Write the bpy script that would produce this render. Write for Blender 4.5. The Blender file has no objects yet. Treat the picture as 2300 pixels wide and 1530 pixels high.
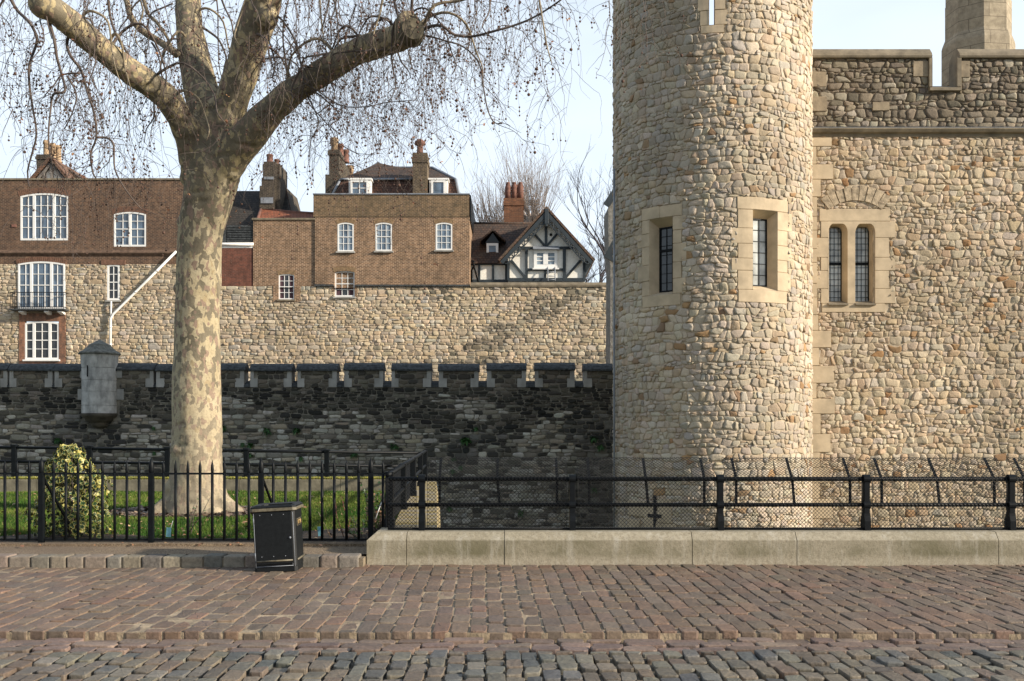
import bpy, bmesh, math, random
import numpy as np
from mathutils import Vector, Matrix, noise as mnoise
from math import sin, cos, tan, pi, radians, sqrt, atan2, hypot

sc = bpy.context.scene
COL = sc.collection
rnd = random.Random(7)
nr = np.random.RandomState(11)

# ------------------------------------------------------------------ camera, world, sun, exposure
F, CX, HZN, EYE = 2236.0, 1150.0, 960.0, 1.6      # focal length in photo pixels, centre, horizon, eye height
cam_d = bpy.data.cameras.new('camera'); cam = bpy.data.objects.new('camera', cam_d); COL.objects.link(cam)
cam.location = (0, 0, EYE); cam.rotation_euler = (radians(90), 0, 0)
cam_d.sensor_width = 36; cam_d.lens = 35.0; cam_d.shift_y = (HZN - 765) / 2300.0
cam_d.clip_end = 2000
sc.camera = cam

SUN_SIDE, SUN_EL = radians(20), radians(20)       # sun stands to the right, a little on the camera's side
S = Vector((cos(SUN_SIDE) * cos(SUN_EL), -sin(SUN_SIDE) * cos(SUN_EL), sin(SUN_EL)))
sun_d = bpy.data.lights.new('sun', 'SUN'); sun = bpy.data.objects.new('sun', sun_d); COL.objects.link(sun)
sun_d.energy = 4.7; sun_d.angle = radians(2.2); sun_d.color = (1.0, 0.89, 0.74)
sun.rotation_euler = S.to_track_quat('Z', 'Y').to_euler()

w = bpy.data.worlds.new('World'); sc.world = w; w.use_nodes = True
nt = w.node_tree; nt.nodes.clear()
out = nt.nodes.new('ShaderNodeOutputWorld'); bg = nt.nodes.new('ShaderNodeBackground')
sky = nt.nodes.new('ShaderNodeTexSky'); sky.sky_type = 'NISHITA'; sky.sun_disc = False
sky.sun_elevation = SUN_EL; sky.sun_rotation = radians(90) + SUN_SIDE
sky.air_density = 1.0; sky.dust_density = 2.0; sky.ozone_density = 1.5
mixw = nt.nodes.new('ShaderNodeMix'); mixw.data_type = 'RGBA'
# thin high cloud veils the blue sky
tcw = nt.nodes.new('ShaderNodeTexCoord'); mpw = nt.nodes.new('ShaderNodeMapping'); mpw.inputs['Scale'].default_value = (1.5, 1.5, 5)
nzw = nt.nodes.new('ShaderNodeTexNoise'); nzw.inputs['Scale'].default_value = 1.6; nzw.inputs['Detail'].default_value = 5
mrw = nt.nodes.new('ShaderNodeMapRange'); mrw.inputs['From Min'].default_value = .3; mrw.inputs['From Max'].default_value = .7
mrw.inputs['To Min'].default_value = .70; mrw.inputs['To Max'].default_value = .90
nt.links.new(tcw.outputs['Generated'], mpw.inputs['Vector']); nt.links.new(mpw.outputs['Vector'], nzw.inputs['Vector'])
nt.links.new(nzw.outputs['Fac'], mrw.inputs['Value']); nt.links.new(mrw.outputs['Result'], mixw.inputs['Factor'])
nt.links.new(sky.outputs['Color'], mixw.inputs['A'])
# the veil is whiter low over the houses, thinner overhead and behind the viewer
sepw = nt.nodes.new('ShaderNodeSeparateXYZ'); nt.links.new(tcw.outputs['Generated'], sepw.inputs[0])
def _mr(sock, a, b, c, d):
    x = nt.nodes.new('ShaderNodeMapRange'); x.interpolation_type = 'SMOOTHSTEP'
    for k_, v_ in zip(('From Min', 'From Max', 'To Min', 'To Max'), (a, b, c, d)): x.inputs[k_].default_value = v_
    nt.links.new(sock, x.inputs['Value']); return x.outputs['Result']
hz = _mr(sepw.outputs['Z'], .30, .85, 0, 1); bk_ = _mr(sepw.outputs['Y'], -.4, .7, .68, 1.0)
veil = nt.nodes.new('ShaderNodeMix'); veil.data_type = 'RGBA'; nt.links.new(hz, veil.inputs['Factor'])
veil.inputs['A'].default_value = (6.35, 7.1, 7.9, 1); veil.inputs['B'].default_value = (3.4, 4.3, 5.6, 1)
vm = nt.nodes.new('ShaderNodeMix'); vm.data_type = 'RGBA'; vm.blend_type = 'MULTIPLY'; vm.inputs['Factor'].default_value = 1
nt.links.new(veil.outputs['Result'], vm.inputs['A']); nt.links.new(bk_, vm.inputs['B']); nt.links.new(vm.outputs['Result'], mixw.inputs['B'])
nt.links.new(mixw.outputs['Result'], bg.inputs['Color']); bg.inputs['Strength'].default_value = 0.104
nt.links.new(bg.outputs['Background'], out.inputs['Surface'])
sc.view_settings.view_transform = 'Standard'; sc.view_settings.look = 'None'
sc.view_settings.exposure = 0.66; sc.view_settings.gamma = 1.0; sc.view_settings.use_curve_mapping = False
sc.cycles.max_bounces = 5

def PX(px, d): return (px - CX) * d / F
def PZ(py, d): return EYE + (HZN - py) * d / F
def P3(px, py, d): return Vector((PX(px, d), d, PZ(py, d)))

# ------------------------------------------------------------------ materials
MATS = {}
class NB:
    def __init__(s, name):
        s.m = bpy.data.materials.new(name); s.m.use_nodes = True; s.t = s.m.node_tree
        s.b = s.t.nodes['Principled BSDF']; MATS[name] = s.m
    def n(s, typ, **kw):
        x = s.t.nodes.new('ShaderNode' + typ)
        for k, v in kw.items():
            if hasattr(x, k) and k not in x.inputs: setattr(x, k, v)
            else: x.inputs[k].default_value = v
        return x
    def l(s, a, b): s.t.links.new(a, b)
    def tc(s, scale=(1, 1, 1), rot=(0, 0, 0)):
        c = s.n('TexCoord'); m = s.n('Mapping'); m.inputs['Scale'].default_value = scale; m.inputs['Rotation'].default_value = rot
        s.l(c.outputs['Object'], m.inputs['Vector']); return m.outputs['Vector']
    def noise(s, vec, scale, detail=4, rough=.55, dist=0):
        x = s.n('TexNoise'); x.inputs['Scale'].default_value = scale; x.inputs['Detail'].default_value = detail
        x.inputs['Roughness'].default_value = rough; x.inputs['Distortion'].default_value = dist
        s.l(vec, x.inputs['Vector']); return x.outputs['Fac']
    def ramp(s, fac, stops, interp='LINEAR'):
        r = s.n('ValToRGB'); cr = r.color_ramp; cr.interpolation = interp
        while len(cr.elements) < len(stops): cr.elements.new(.5)
        for e, (p, c) in zip(cr.elements, stops):
            e.position = p; e.color = (c, c, c, 1) if isinstance(c, (int, float)) else (*c, 1)
        s.l(fac, r.inputs['Fac']); return r.outputs['Color']
    def mix(s, fac, a, b, mode='MIX'):
        x = s.n('Mix', data_type='RGBA', blend_type=mode)
        for k, v in (('Factor', fac), ('A', a), ('B', b)):
            if isinstance(v, bpy.types.NodeSocket): s.l(v, x.inputs[k])
            elif isinstance(v, (int, float)): x.inputs[k].default_value = v if k == 'Factor' else (v, v, v, 1)
            else: x.inputs[k].default_value = (*v, 1)
        return x.outputs['Result']
    def bump(s, h, strength=.3, dist=.02, prev=None):
        b = s.n('Bump'); b.inputs['Strength'].default_value = strength; b.inputs['Distance'].default_value = dist
        s.l(h, b.inputs['Height'])
        if prev: s.l(prev, b.inputs['Normal'])
        return b.outputs['Normal']
    def out(s, col=None, rough=None, nrm=None, metal=None, spec=None):
        for k, v in (('Base Color', col), ('Roughness', rough), ('Normal', nrm), ('Metallic', metal), ('Specular IOR Level', spec)):
            if v is None: continue
            if isinstance(v, bpy.types.NodeSocket): s.l(v, s.b.inputs[k])
            elif k == 'Base Color': s.b.inputs[k].default_value = (*v, 1)
            else: s.b.inputs[k].default_value = v
        return s.m

def m_plain(name, col, rough=.6, var=.25, scale=8, bump=.15, bd=.01, metal=0, spec=.5, stretch=(1, 1, 1)):
    k = NB(name); v = k.tc(stretch); n = k.noise(v, scale, 6)
    lo = tuple(c * (1 - var) for c in col); hi = tuple(min(1, c * (1 + var)) for c in col)
    c = k.ramp(n, [(.3, lo), (.7, hi)])
    return k.out(c, rough, k.bump(k.noise(v, scale * 4, 4), bump, bd), metal, spec)

def m_stone(name, dirt=(.10, .09, .07), amt=.35, fine=26, wet=None, sat=1.0):
    """Stone coloured by the per-stone colour attribute, weathered with noise."""
    k = NB(name); v = k.tc()
    a = k.n('Attribute', attribute_name='Col')
    n1 = k.noise(v, fine, 6, .65); n2 = k.noise(v, .55, 5, .6); n3 = k.noise(v, 6, 5)
    c = k.mix(k.ramp(n1, [(.25, .28), (.6, 0.0)]), a.outputs['Color'], dirt)
    c = k.mix(k.ramp(n1, [(.5, 0.0), (.8, .35)]), c, k.mix(1.0, a.outputs['Color'], (1.35, 1.33, 1.28), 'MULTIPLY'))
    dm = k.mix(1.0, k.ramp(n2, [(.42, 0.0), (.72, 1.0)]), k.ramp(n3, [(.3, .3), (.7, 1.0)]), 'MULTIPLY')
    dm = k.mix(1.0, dm, amt, 'MULTIPLY')
    c = k.mix(dm, c, dirt)
    st = k.noise(k.tc((2.2, 2.2, .16)), 1.6, 5, .6)
    c = k.mix(k.mix(1.0, k.ramp(st, [(.54, 0.0), (.70, .7)]), amt, 'MULTIPLY'), c, tuple(x * .75 for x in dirt))
    b = k.bump(n1, .5, .02)
    return k.out(c, .92, k.bump(k.noise(v, 9, 5), .45, .03, b), spec=.2)

def m_brick(name, b1, b2, mortar, bw=.215, bh=.075, ms=.012, sootlo=0, soot=(.05, .045, .04), scale=1.0, bias=0.0):
    k = NB(name)
    c = k.n('TexCoord'); g = k.n('NewGeometry')
    sx = k.n('SeparateXYZ'); k.l(c.outputs['Object'], sx.inputs[0])
    sn = k.n('SeparateXYZ'); k.l(g.outputs['True Normal'], sn.inputs[0])
    ab = k.n('Math', operation='ABSOLUTE'); k.l(sn.outputs['X'], ab.inputs[0])
    gt = k.n('Math', operation='GREATER_THAN'); k.l(ab.outputs[0], gt.inputs[0]); gt.inputs[1].default_value = .6
    mx = k.n('Mix', data_type='FLOAT'); k.l(gt.outputs[0], mx.inputs['Factor']); k.l(sx.outputs['X'], mx.inputs['A']); k.l(sx.outputs['Y'], mx.inputs['B'])
    cb = k.n('CombineXYZ'); k.l(mx.outputs['Result'], cb.inputs[0]); k.l(sx.outputs['Z'], cb.inputs[1])
    # slight waviness of courses
    vec = cb.outputs[0]
    br = k.n('TexBrick'); br.offset = .5
    k.l(vec, br.inputs['Vector'])
    br.inputs['Scale'].default_value = 1; br.inputs['Brick Width'].default_value = bw; br.inputs['Row Height'].default_value = bh
    br.inputs['Mortar Size'].default_value = ms; br.inputs['Mortar Smooth'].default_value = .1; br.inputs['Bias'].default_value = bias
    br.inputs['Color1'].default_value = (*b1, 1); br.inputs['Color2'].default_value = (*b2, 1); br.inputs['Mortar'].default_value = (*mortar, 1)
    v = k.tc((1, 1, .55)); n2 = k.noise(v, .6, 7, .7); n3 = k.noise(v, 5.5, 5, .65)
    # second, coarser variation per patch of bricks
    col = k.mix(k.ramp(n3, [(.30, .75), (.62, 0.0)]), br.outputs['Color'], soot)
    col = k.mix(k.ramp(n2, [(.45, sootlo), (.75, min(1, sootlo + .5))]), col, soot)
    bp = k.bump(br.outputs['Fac'], -.6 if False else .6, -.01)
    return k.out(col, .9, bp, spec=.2)

def m_tiles(name, c1, c2, row=.16, width=.18, axis='YZ', moss=(.20, .19, .14), amt=.4):
    k = NB(name); c = k.n('TexCoord'); sx = k.n('SeparateXYZ'); k.l(c.outputs['Object'], sx.inputs[0])
    cb = k.n('CombineXYZ'); k.l(sx.outputs['X'], cb.inputs[0]); k.l(sx.outputs['Z'], cb.inputs[1])
    br = k.n('TexBrick'); k.l(cb.outputs[0], br.inputs['Vector'])
    br.inputs['Scale'].default_value = 1; br.inputs['Brick Width'].default_value = width; br.inputs['Row Height'].default_value = row
    br.inputs['Mortar Size'].default_value = .012; br.inputs['Mortar Smooth'].default_value = .3
    br.inputs['Color1'].default_value = (*c1, 1); br.inputs['Color2'].default_value = (*c2, 1)
    br.inputs['Mortar'].default_value = (c1[0] * .25, c1[1] * .25, c1[2] * .25, 1)
    v = k.tc(); n = k.noise(v, 1.3, 8, .75)
    col = k.mix(k.ramp(n, [(.5, 0.0), (.68, amt)]), br.outputs['Color'], moss)
    col = k.mix(k.ramp(k.noise(v, 14, 4), [(.4, .4), (.6, 0.0)]), col, (.03, .028, .025))
    return k.out(col, .85, k.bump(br.outputs['Fac'], .8, -.02), spec=.25)

m_tower = m_stone('tower_stone', (.20, .17, .13), .40)
m_mortar = m_plain('lime_mortar', (.44, .36, .255), .95, .3, 6, .5, .02)
m_gate = m_stone('gate_stone', (.2, .15, .10), .25)
m_flint = m_stone('parapet_stone', (.09, .075, .058), .30)
m_fmort = m_plain('parapet_mortar', (.145, .112, .08), .95, .3, 6, .5, .02)
m_dark = m_stone('soot_stone', (.022, .022, .021), .42)
m_dmort = m_plain('soot_mortar', (.16, .145, .115), .95, .6, 2.2, .5, .02)
m_inner = m_stone('inner_stone', (.19, .16, .12), .32)
m_imort = m_plain('inner_mortar', (.42, .34, .24), .95, .3, 4, .5, .02)
m_ashlar = m_plain('ashlar', (.49, .39, .262), .85, .2, 2.5, .25, .01)
m_ashlar_old = m_plain('weathered_ashlar', (.20, .165, .115), .9, .35, 3, .4, .015)
m_grey_ashlar = m_plain('grey_ashlar', (.31, .30, .275), .9, .38, 2.0, .3, .01, stretch=(1, 1, .5))
m_cap = m_plain('sooty_capping', (.045, .05, .052), .85, .7, 9, .8, .03)
m_iron = m_plain('black_iron', (.0045, .006, .0075), .5, .3, 20, .25, .003, spec=.16)
m_wire = m_plain('coated_wire', (.010, .011, .012), .5, .2, 20, .1, .002, spec=.25)
m_white = m_plain('white_paint', (.80, .79, .76), .5, .05, 4, .05, .002)
m_lead = m_plain('lead', (.22, .24, .27), .6, .25, 5, .3, .01)
m_dleadt = m_plain('dark_timber', (.022, .032, .040), .6, .3, 6, .3, .005, stretch=(1, 1, .3))
m_render = m_plain('rough_render', (.86, .83, .75), .95, .10, 9, .5, .02)
m_pot_red = m_plain('terracotta_pot', (.17, .08, .058), .85, .4, 5, .3, .01)
m_pot_buff = m_plain('buff_pot', (.36, .25, .15), .85, .3, 5, .3, .01)
m_black = m_plain('dark_void', (.008, .008, .009), .9, .2, 4, 0, .01)
m_tile_brown = m_tiles('brown_tiles', (.115, .070, .050), (.062, .046, .040), moss=(.17, .16, .13), amt=.35)
m_tile_dark = m_tiles('dark_tiles', (.060, .052, .046), (.032, .031, .030), moss=(.12, .12, .10), amt=.35)
m_tile_red = m_tiles('red_tiles', (.36, .12, .06), (.26, .09, .05), moss=(.15, .09, .06), amt=.4)
m_tile_hung = m_tiles('hung_tiles', (.16, .075, .05), (.09, .055, .045), moss=(.10, .07, .055), amt=.3)
m_brick_brown = m_brick('brown_brick', (.20, .108, .064), (.072, .047, .037), (.34, .24, .165), ms=.012, soot=(.06, .042, .034), sootlo=.1)
m_brick_yel = m_brick('stock_brick', (.29, .165, .092), (.090, .054, .038), (.56, .40, .27), ms=.014, soot=(.10, .07, .045))
m_brick_yel2 = m_brick('stock_brick_parapet', (.24, .145, .08), (.088, .056, .038), (.38, .28, .175), ms=.013, soot=(.08, .065, .042), sootlo=.12)
m_brick_red = m_brick('red_brick', (.24, .085, .055), (.13, .055, .042), (.20, .12, .09), ms=.010, soot=(.08, .04, .03))
m_brick_ora = m_brick('orange_brick', (.27, .11, .055), (.12, .055, .038), (.22, .14, .09), ms=.012, soot=(.08, .045, .03))
m_brick_soot = m_brick('sooty_brick', (.075, .060, .047), (.030, .028, .027), (.19, .155, .11), ms=.014, soot=(.03, .028, .026))
def m_glassy(name, col, spec=.5, ior=1.8, rough=.06):
    k = NB(name); v = k.tc(); n = k.noise(v, 1.8, 3)
    c = k.ramp(n, [(.35, tuple(x * .6 for x in col)), (.65, tuple(x * 1.4 for x in col))])
    m = k.out(c, rough, k.bump(k.noise(v, 2.6, 2), .25, .02)); k.b.inputs['IOR'].default_value = ior; return m
m_glass = m_glassy('window_glass', (.09, .13, .18), ior=1.75)
m_glass_dk = m_glassy('dark_window_glass', (.03, .033, .036), ior=1.6)
m_glass_lead = m_glassy('leaded_glass', (.42, .44, .42), ior=1.8, rough=.15)
def m_att(name, rough=.9, scale=30, bump=.3, bd=.01, lo=.7, hi=1.3, spec=.3):
    k = NB(name); v = k.tc(); a = k.n('Attribute', attribute_name='Col')
    n = k.noise(v, scale, 5, .65); n2 = k.noise(v, scale * .12, 4)
    c = k.mix(1.0, a.outputs['Color'], k.ramp(n, [(.3, lo), (.7, hi)]), 'MULTIPLY')
    c = k.mix(1.0, c, k.ramp(n2, [(.3, .82), (.7, 1.15)]), 'MULTIPLY')
    return k.out(c, rough, k.bump(n, bump, bd), spec=spec)
m_sett = m_att('sett_stone', .62, 35, .5, .012, spec=.35)
m_leaf = m_att('leaf', .5, 20, .1, .004, .85, 1.15, .4)
m_blade = m_att('grass_blade', .7, 3, 0, .001, .7, 1.3, .2)
m_kerb = m_att('kerb_stone', .85, 25, .6, .015)

# ------------------------------------------------------------------ object helpers
def tag(o, label=None, cat=None, group=None, kind=None):
    if label: o['label'] = label
    if cat: o['category'] = cat
    if group: o['group'] = group
    if kind: o['kind'] = kind
    return o
def link(name, me, parent=None, mats=None):
    o = bpy.data.objects.new(name, me); COL.objects.link(o)
    for m in (mats or []): me.materials.append(m)
    if parent: 
        o.parent = parent
        r = parent
        while r.parent: r = r.parent
        b = BASE.get(r.name)
        if b: me.transform(Matrix.Translation((-b[0], -b[1], -b[2])))
    return o
BASE = {}
def thing(name, label, cat, loc=(0, 0, 0), group=None):
    """Empty at the thing's base; parts are meshed in world coordinates and shifted to it."""
    o = bpy.data.objects.new(name, None); COL.objects.link(o); o.location = loc; BASE[o.name] = tuple(loc)
    o.empty_display_size = .3
    return tag(o, label, cat, group)

class MB:
    def __init__(s): s.v = []; s.f = []; s.mi = []; s.sm = []; s.c = []; s.col = (1, 1, 1)
    def add(s, vs, fs, mi=0, smooth=False):
        o = len(s.v); s.v += [tuple(p) for p in vs]; s.c += [s.col] * len(vs)
        for f in fs: s.f.append([i + o for i in f]); s.mi.append(mi); s.sm.append(smooth)
        return s
    def box(s, x0, x1, y0, y1, z0, z1, mi=0):
        v = [(x0, y0, z0), (x1, y0, z0), (x1, y1, z0), (x0, y1, z0), (x0, y0, z1), (x1, y0, z1), (x1, y1, z1), (x0, y1, z1)]
        return s.add(v, [(0, 1, 5, 4), (1, 2, 6, 5), (2, 3, 7, 6), (3, 0, 4, 7), (4, 5, 6, 7), (3, 2, 1, 0)], mi)
    def bbox(s, x0, x1, y0, y1, z0, z1, b=.01, mi=0):
        """box with chamfered edges"""
        bm = bmesh.new(); r = bmesh.ops.create_cube(bm, size=1)
        bmesh.ops.scale(bm, vec=(x1 - x0, y1 - y0, z1 - z0), verts=bm.verts)
        bmesh.ops.translate(bm, vec=((x0 + x1) / 2, (y0 + y1) / 2, (z0 + z1) / 2), verts=bm.verts)
        bmesh.ops.bevel(bm, geom=list(bm.edges), offset=b, segments=2, affect='EDGES', profile=.6)
        bm.verts.index_update(); s.add([v.co[:] for v in bm.verts], [[v.index for v in f.verts] for f in bm.faces], mi); bm.free(); return s
    def prism(s, pts, y0, y1, mi=0):
        """pts: (x,z) polygon extruded from y0 (front) to y1"""
        n = len(pts); v = [(x, y0, z) for x, z in pts] + [(x, y1, z) for x, z in pts]
        f = [tuple(range(n)), tuple(reversed(range(n, 2 * n)))] + [((i + 1) % n, i, i + n, (i + 1) % n + n) for i in range(n)]
        return s.add(v, f, mi)
    def prismx(s, pts, x0, x1, mi=0):
        """pts: (y,z) polygon extruded in x"""
        n = len(pts); v = [(x0, y, z) for y, z in pts] + [(x1, y, z) for y, z in pts]
        f = [tuple(range(n)), tuple(reversed(range(n, 2 * n)))] + [((i + 1) % n, i, i + n, (i + 1) % n + n) for i in range(n)]
        return s.add(v, f, mi)
    def hull(s, pts, mi=0):
        bm = bmesh.new()
        for p in pts: bm.verts.new(p)
        bmesh.ops.convex_hull(bm, input=bm.verts); bm.verts.index_update()
        s.add([v.co[:] for v in bm.verts], [[v.index for v in f.verts] for f in bm.faces], mi); bm.free(); return s
    def tube(s, pts, r, n=8, mi=0, cap=True, smooth=True):
        pts = [Vector(p) for p in pts]; R = r if isinstance(r, (list, tuple)) else [r] * len(pts)
        prev = None; vs = []; N = len(pts)
        for i, p in enumerate(pts):
            t = (pts[min(i + 1, N - 1)] - pts[max(i - 1, 0)])
            t = t.normalized() if t.length > 1e-9 else Vector((0, 0, 1))
            if prev is None: a = t.orthogonal().normalized()
            else:
                a = prev - t * prev.dot(t); a = a.normalized() if a.length > 1e-6 else t.orthogonal().normalized()
            prev = a; b = t.cross(a)
            for j in range(n):
                q = 2 * pi * j / n; vs.append(p + (a * cos(q) + b * sin(q)) * R[i])
        fs = [(i * n + j, i * n + (j + 1) % n, (i + 1) * n + (j + 1) % n, (i + 1) * n + j) for i in range(N - 1) for j in range(n)]
        if cap: fs += [tuple(reversed(range(n))), tuple(range((N - 1) * n, N * n))]
        return s.add(vs, fs, mi, smooth)
    def lathe(s, prof, cx, cy, n=24, mi=0, smooth=True, a0=0):
        """prof: list of (radius, z)"""
        vs = [(cx + r * cos(a0 + 2 * pi * j / n), cy + r * sin(a0 + 2 * pi * j / n), z) for r, z in prof for j in range(n)]
        fs = [(i * n + j, i * n + (j + 1) % n, (i + 1) * n + (j + 1) % n, (i + 1) * n + j) for i in range(len(prof) - 1) for j in range(n)]
        fs += [tuple(reversed(range(n))), tuple(range((len(prof) - 1) * n, len(prof) * n))]
        return s.add(vs, fs, mi, smooth)
    def bar(s, a, b, wx, wy, up=(0, 0, 1), mi=0):
        """flat bar from a to b, wx wide across, wy thick"""
        a, b = Vector(a), Vector(b); t = (b - a).normalized(); u = t.cross(Vector(up))
        u = u.normalized() if u.length > 1e-5 else Vector((1, 0, 0)); w_ = u.cross(t)
        vs = [p + u * sx * wx / 2 + w_ * sy * wy / 2 for p in (a, b) for sx, sy in ((-1, -1), (1, -1), (1, 1), (-1, 1))]
        return s.add(vs, [(0, 1, 2, 3), (7, 6, 5, 4), (0, 4, 5, 1), (1, 5, 6, 2), (2, 6, 7, 3), (3, 7, 4, 0)], mi)
    def build(s, name, mat, parent=None, color=False):
        me = bpy.data.meshes.new(name); me.from_pydata(s.v, [], s.f)
        o = link(name, me, parent, mat if isinstance(mat, (list, tuple)) else [mat])
        me.polygons.foreach_set('material_index', s.mi); me.polygons.foreach_set('use_smooth', s.sm)
        if color:
            a = me.color_attributes.new('Col', 'FLOAT_COLOR', 'POINT')
            a.data.foreach_set('color', np.array([(*c, 1) for c in s.c], dtype=np.float32).ravel())
        me.update(); return o

def np_mesh(name, V, T, mats, parent=None, colors=None, mi=None, smooth=None):
    me = bpy.data.meshes.new(name)
    me.from_pydata(V.reshape(-1, 3), [], T)
    o = link(name, me, parent, mats)
    if mi is not None: me.polygons.foreach_set('material_index', mi.astype(np.int32))
    if smooth is not None: me.polygons.foreach_set('use_smooth', smooth.astype(bool))
    if colors is not None:
        a = me.color_attributes.new('Col', 'FLOAT_COLOR', 'POINT')
        c4 = np.ones((len(colors), 4), dtype=np.float32); c4[:, :3] = colors
        a.data.foreach_set('color', c4.ravel())
    me.update(); return o

# ------------------------------------------------------------------ rubble masonry
def clip(poly, nx, ny, c):
    """keep nx*x+ny*y<=c"""
    res = []; n = len(poly)
    for i in range(n):
        ax, ay = poly[i]; bx, by = poly[(i + 1) % n]
        da = nx * ax + ny * ay - c; db = nx * bx + ny * by - c
        if da <= 0: res.append((ax, ay))
        if (da < 0 < db) or (db < 0 < da):
            t = da / (da - db); res.append((ax + (bx - ax) * t, ay + (by - ay) * t))
    return res

def cells(u0, u1, v0, v1, sw, sh, rg, jit=.30, drop=.12, excl=()):
    """irregular, roughly coursed polygons covering a rectangle"""
    sc_ = sw / sh
    seeds = []; v = v0; 
    while v < v1 + sh:
        h = sh * rg.uniform(.65, 1.4); u = u0 - rg.random() * sw
        while u < u1 + sw:
            w_ = sw * rg.uniform(.55, 1.65)
            if rg.random() > drop:
                seeds.append((u + w_ / 2 + rg.gauss(0, jit * .5) * sw * .5, (v + h / 2 + rg.gauss(0, jit * .6) * sh) * sc_))
            u += w_
        v += h
    grid = {}; g = sw * 1.5
    for i, (x, y) in enumerate(seeds): grid.setdefault((int(x // g), int(y // g)), []).append(i)
    res = []
    for i, (x, y) in enumerate(seeds):
        if not (u0 - sw < x < u1 + sw): continue
        gx, gy = int(x // g), int(y // g); nb = []
        for a in (-2, -1, 0, 1, 2):
            for b in (-2, -1, 0, 1, 2):
                for j in grid.get((gx + a, gy + b), ()):
                    if j != i:
                        dx, dy = seeds[j][0] - x, seeds[j][1] - y; nb.append((dx * dx + dy * dy, dx, dy))
        nb.sort(); R = 2.2 * sw
        poly = [(-R, -R), (R, -R), (R, R), (-R, R)]
        for d2, dx, dy in nb:
            rm = max(px * px + py * py for px, py in poly)
            if d2 > 4 * rm: break
            poly = clip(poly, dx, dy, d2 / 2)
            if len(poly) < 3: break
        if len(poly) < 3: continue
        poly = [(px + x, (py + y) / sc_) for px, py in poly]
        for nx, ny, c in ((1, 0, u1), (-1, 0, -u0), (0, 1, v1), (0, -1, -v0)):
            poly = clip(poly, nx, ny, c)
            if len(poly) < 3: break
        if len(poly) < 3: continue
        cx_ = sum(p[0] for p in poly) / len(poly); cy_ = sum(p[1] for p in poly) / len(poly)
        for (a0, a1, b0, b1) in excl:
            if max(p[0] for p in poly) <= a0 or min(p[0] for p in poly) >= a1 or max(p[1] for p in poly) <= b0 or min(p[1] for p in poly) >= b1: continue
            # cut along the side the cell lies furthest outside of
            o = [(a0 - cx_, 0), (cx_ - a1, 1), (b0 - cy_, 2), (cy_ - b1, 3)]
            m, k = max(o)
            poly = clip(poly, *[(1, 0, a0), (-1, 0, -a1), (0, 1, b0), (0, -1, -b1)][k])
            if len(poly) < 3: break
            cx_ = sum(p[0] for p in poly) / len(poly); cy_ = sum(p[1] for p in poly) / len(poly)
        if len(poly) < 3: continue
        A = abs(sum(poly[k][0] * poly[(k + 1) % len(poly)][1] - poly[(k + 1) % len(poly)][0] * poly[k][1] for k in range(len(poly)))) / 2
        if A < .10 * sw * sh: continue
        res.append(poly)
    return res

def courses(u0, u1, v0, v1, sw, sh, rg, wave=.22, split=.16, lean=.16, excl=()):
    """roughly coursed stones: wavy beds, leaning joints, some stones split in two"""
    res = []; beds = []; v = v0
    sd = rg.random() * 50
    while v < v1: beds.append(v); v += sh * rg.uniform(.62, 1.45)
    beds.append(v1); nb = len(beds)
    def bed(k, u):
        if k == 0 or k >= nb - 1: return beds[k]
        return beds[k] + sh * wave * (1.5 * mnoise.noise(Vector((u * .9 / sw * .35, k * 3.1 + sd, 0))) + .8 * mnoise.noise(Vector((u * 1.4 / sw, k * 1.7 + sd, 5))))
    for k in range(nb - 1):
        u = u0 - rg.random() * sw; prev = 0.0; hh = (beds[k + 1] - beds[k])
        while u < u1:
            w_ = sw * rg.choice((rg.uniform(.45, .9), rg.uniform(.8, 1.3), rg.uniform(1.0, 1.9))) * (.75 + .35 * hh / sh); ln = rg.gauss(0, lean) * hh
            a, b = u, u + w_; j = lambda q=.09: rg.gauss(0, q) * hh
            bm_, tm_ = (a + b) / 2 + rg.uniform(-.2, .2) * w_, (a + b) / 2 + rg.uniform(-.2, .2) * w_
            p = [(a - prev / 2, bed(k, a) + j(.05)), (bm_, bed(k, bm_) + j()), (b - ln / 2, bed(k, b) + j(.05)), (b, (bed(k, b) + bed(k + 1, b)) / 2), (b + ln / 2, bed(k + 1, b) + j(.05)), (tm_, bed(k + 1, tm_) + j()), (a + prev / 2, bed(k + 1, a) + j(.05)), (a, (bed(k, a) + bed(k + 1, a)) / 2)]
            parts = [p]
            if rg.random() < split:
                c = (p[0][1] + p[6][1]) / 2 + j(.1); t = rg.gauss(0, .12); n_ = sqrt(1 + t * t)
                if w_ > hh * .8: parts = [clip(p, -t / n_, 1 / n_, (c - t * u) / n_), clip(p, t / n_, -1 / n_, -(c - t * u) / n_)]
                else: parts = [p]
            for q in parts:
                for nx, ny, c in ((1, 0, u1), (-1, 0, -u0), (0, 1, v1), (0, -1, -v0)):
                    if len(q) > 2: q = clip(q, nx, ny, c)
                if len(q) > 2: res.append(q)
            u = b; prev = ln
    out_ = []
    for poly in res:
        for (a0, a1, b0, b1) in excl:
            if len(poly) < 3: break
            cx_ = sum(p[0] for p in poly) / len(poly); cy_ = sum(p[1] for p in poly) / len(poly)
            if max(p[0] for p in poly) <= a0 or min(p[0] for p in poly) >= a1 or max(p[1] for p in poly) <= b0 or min(p[1] for p in poly) >= b1: continue
            m_, k_ = max([(a0 - cx_, 0), (cx_ - a1, 1), (b0 - cy_, 2), (cy_ - b1, 3)])
            poly = clip(poly, *[(1, 0, a0), (-1, 0, -a1), (0, 1, b0), (0, -1, -b1)][k_])
        if len(poly) < 3: continue
        A = abs(sum(poly[k][0] * poly[(k + 1) % len(poly)][1] - poly[(k + 1) % len(poly)][0] * poly[k][1] for k in range(len(poly)))) / 2
        if A > .08 * sw * sh: out_.append(poly)
    return out_

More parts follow.
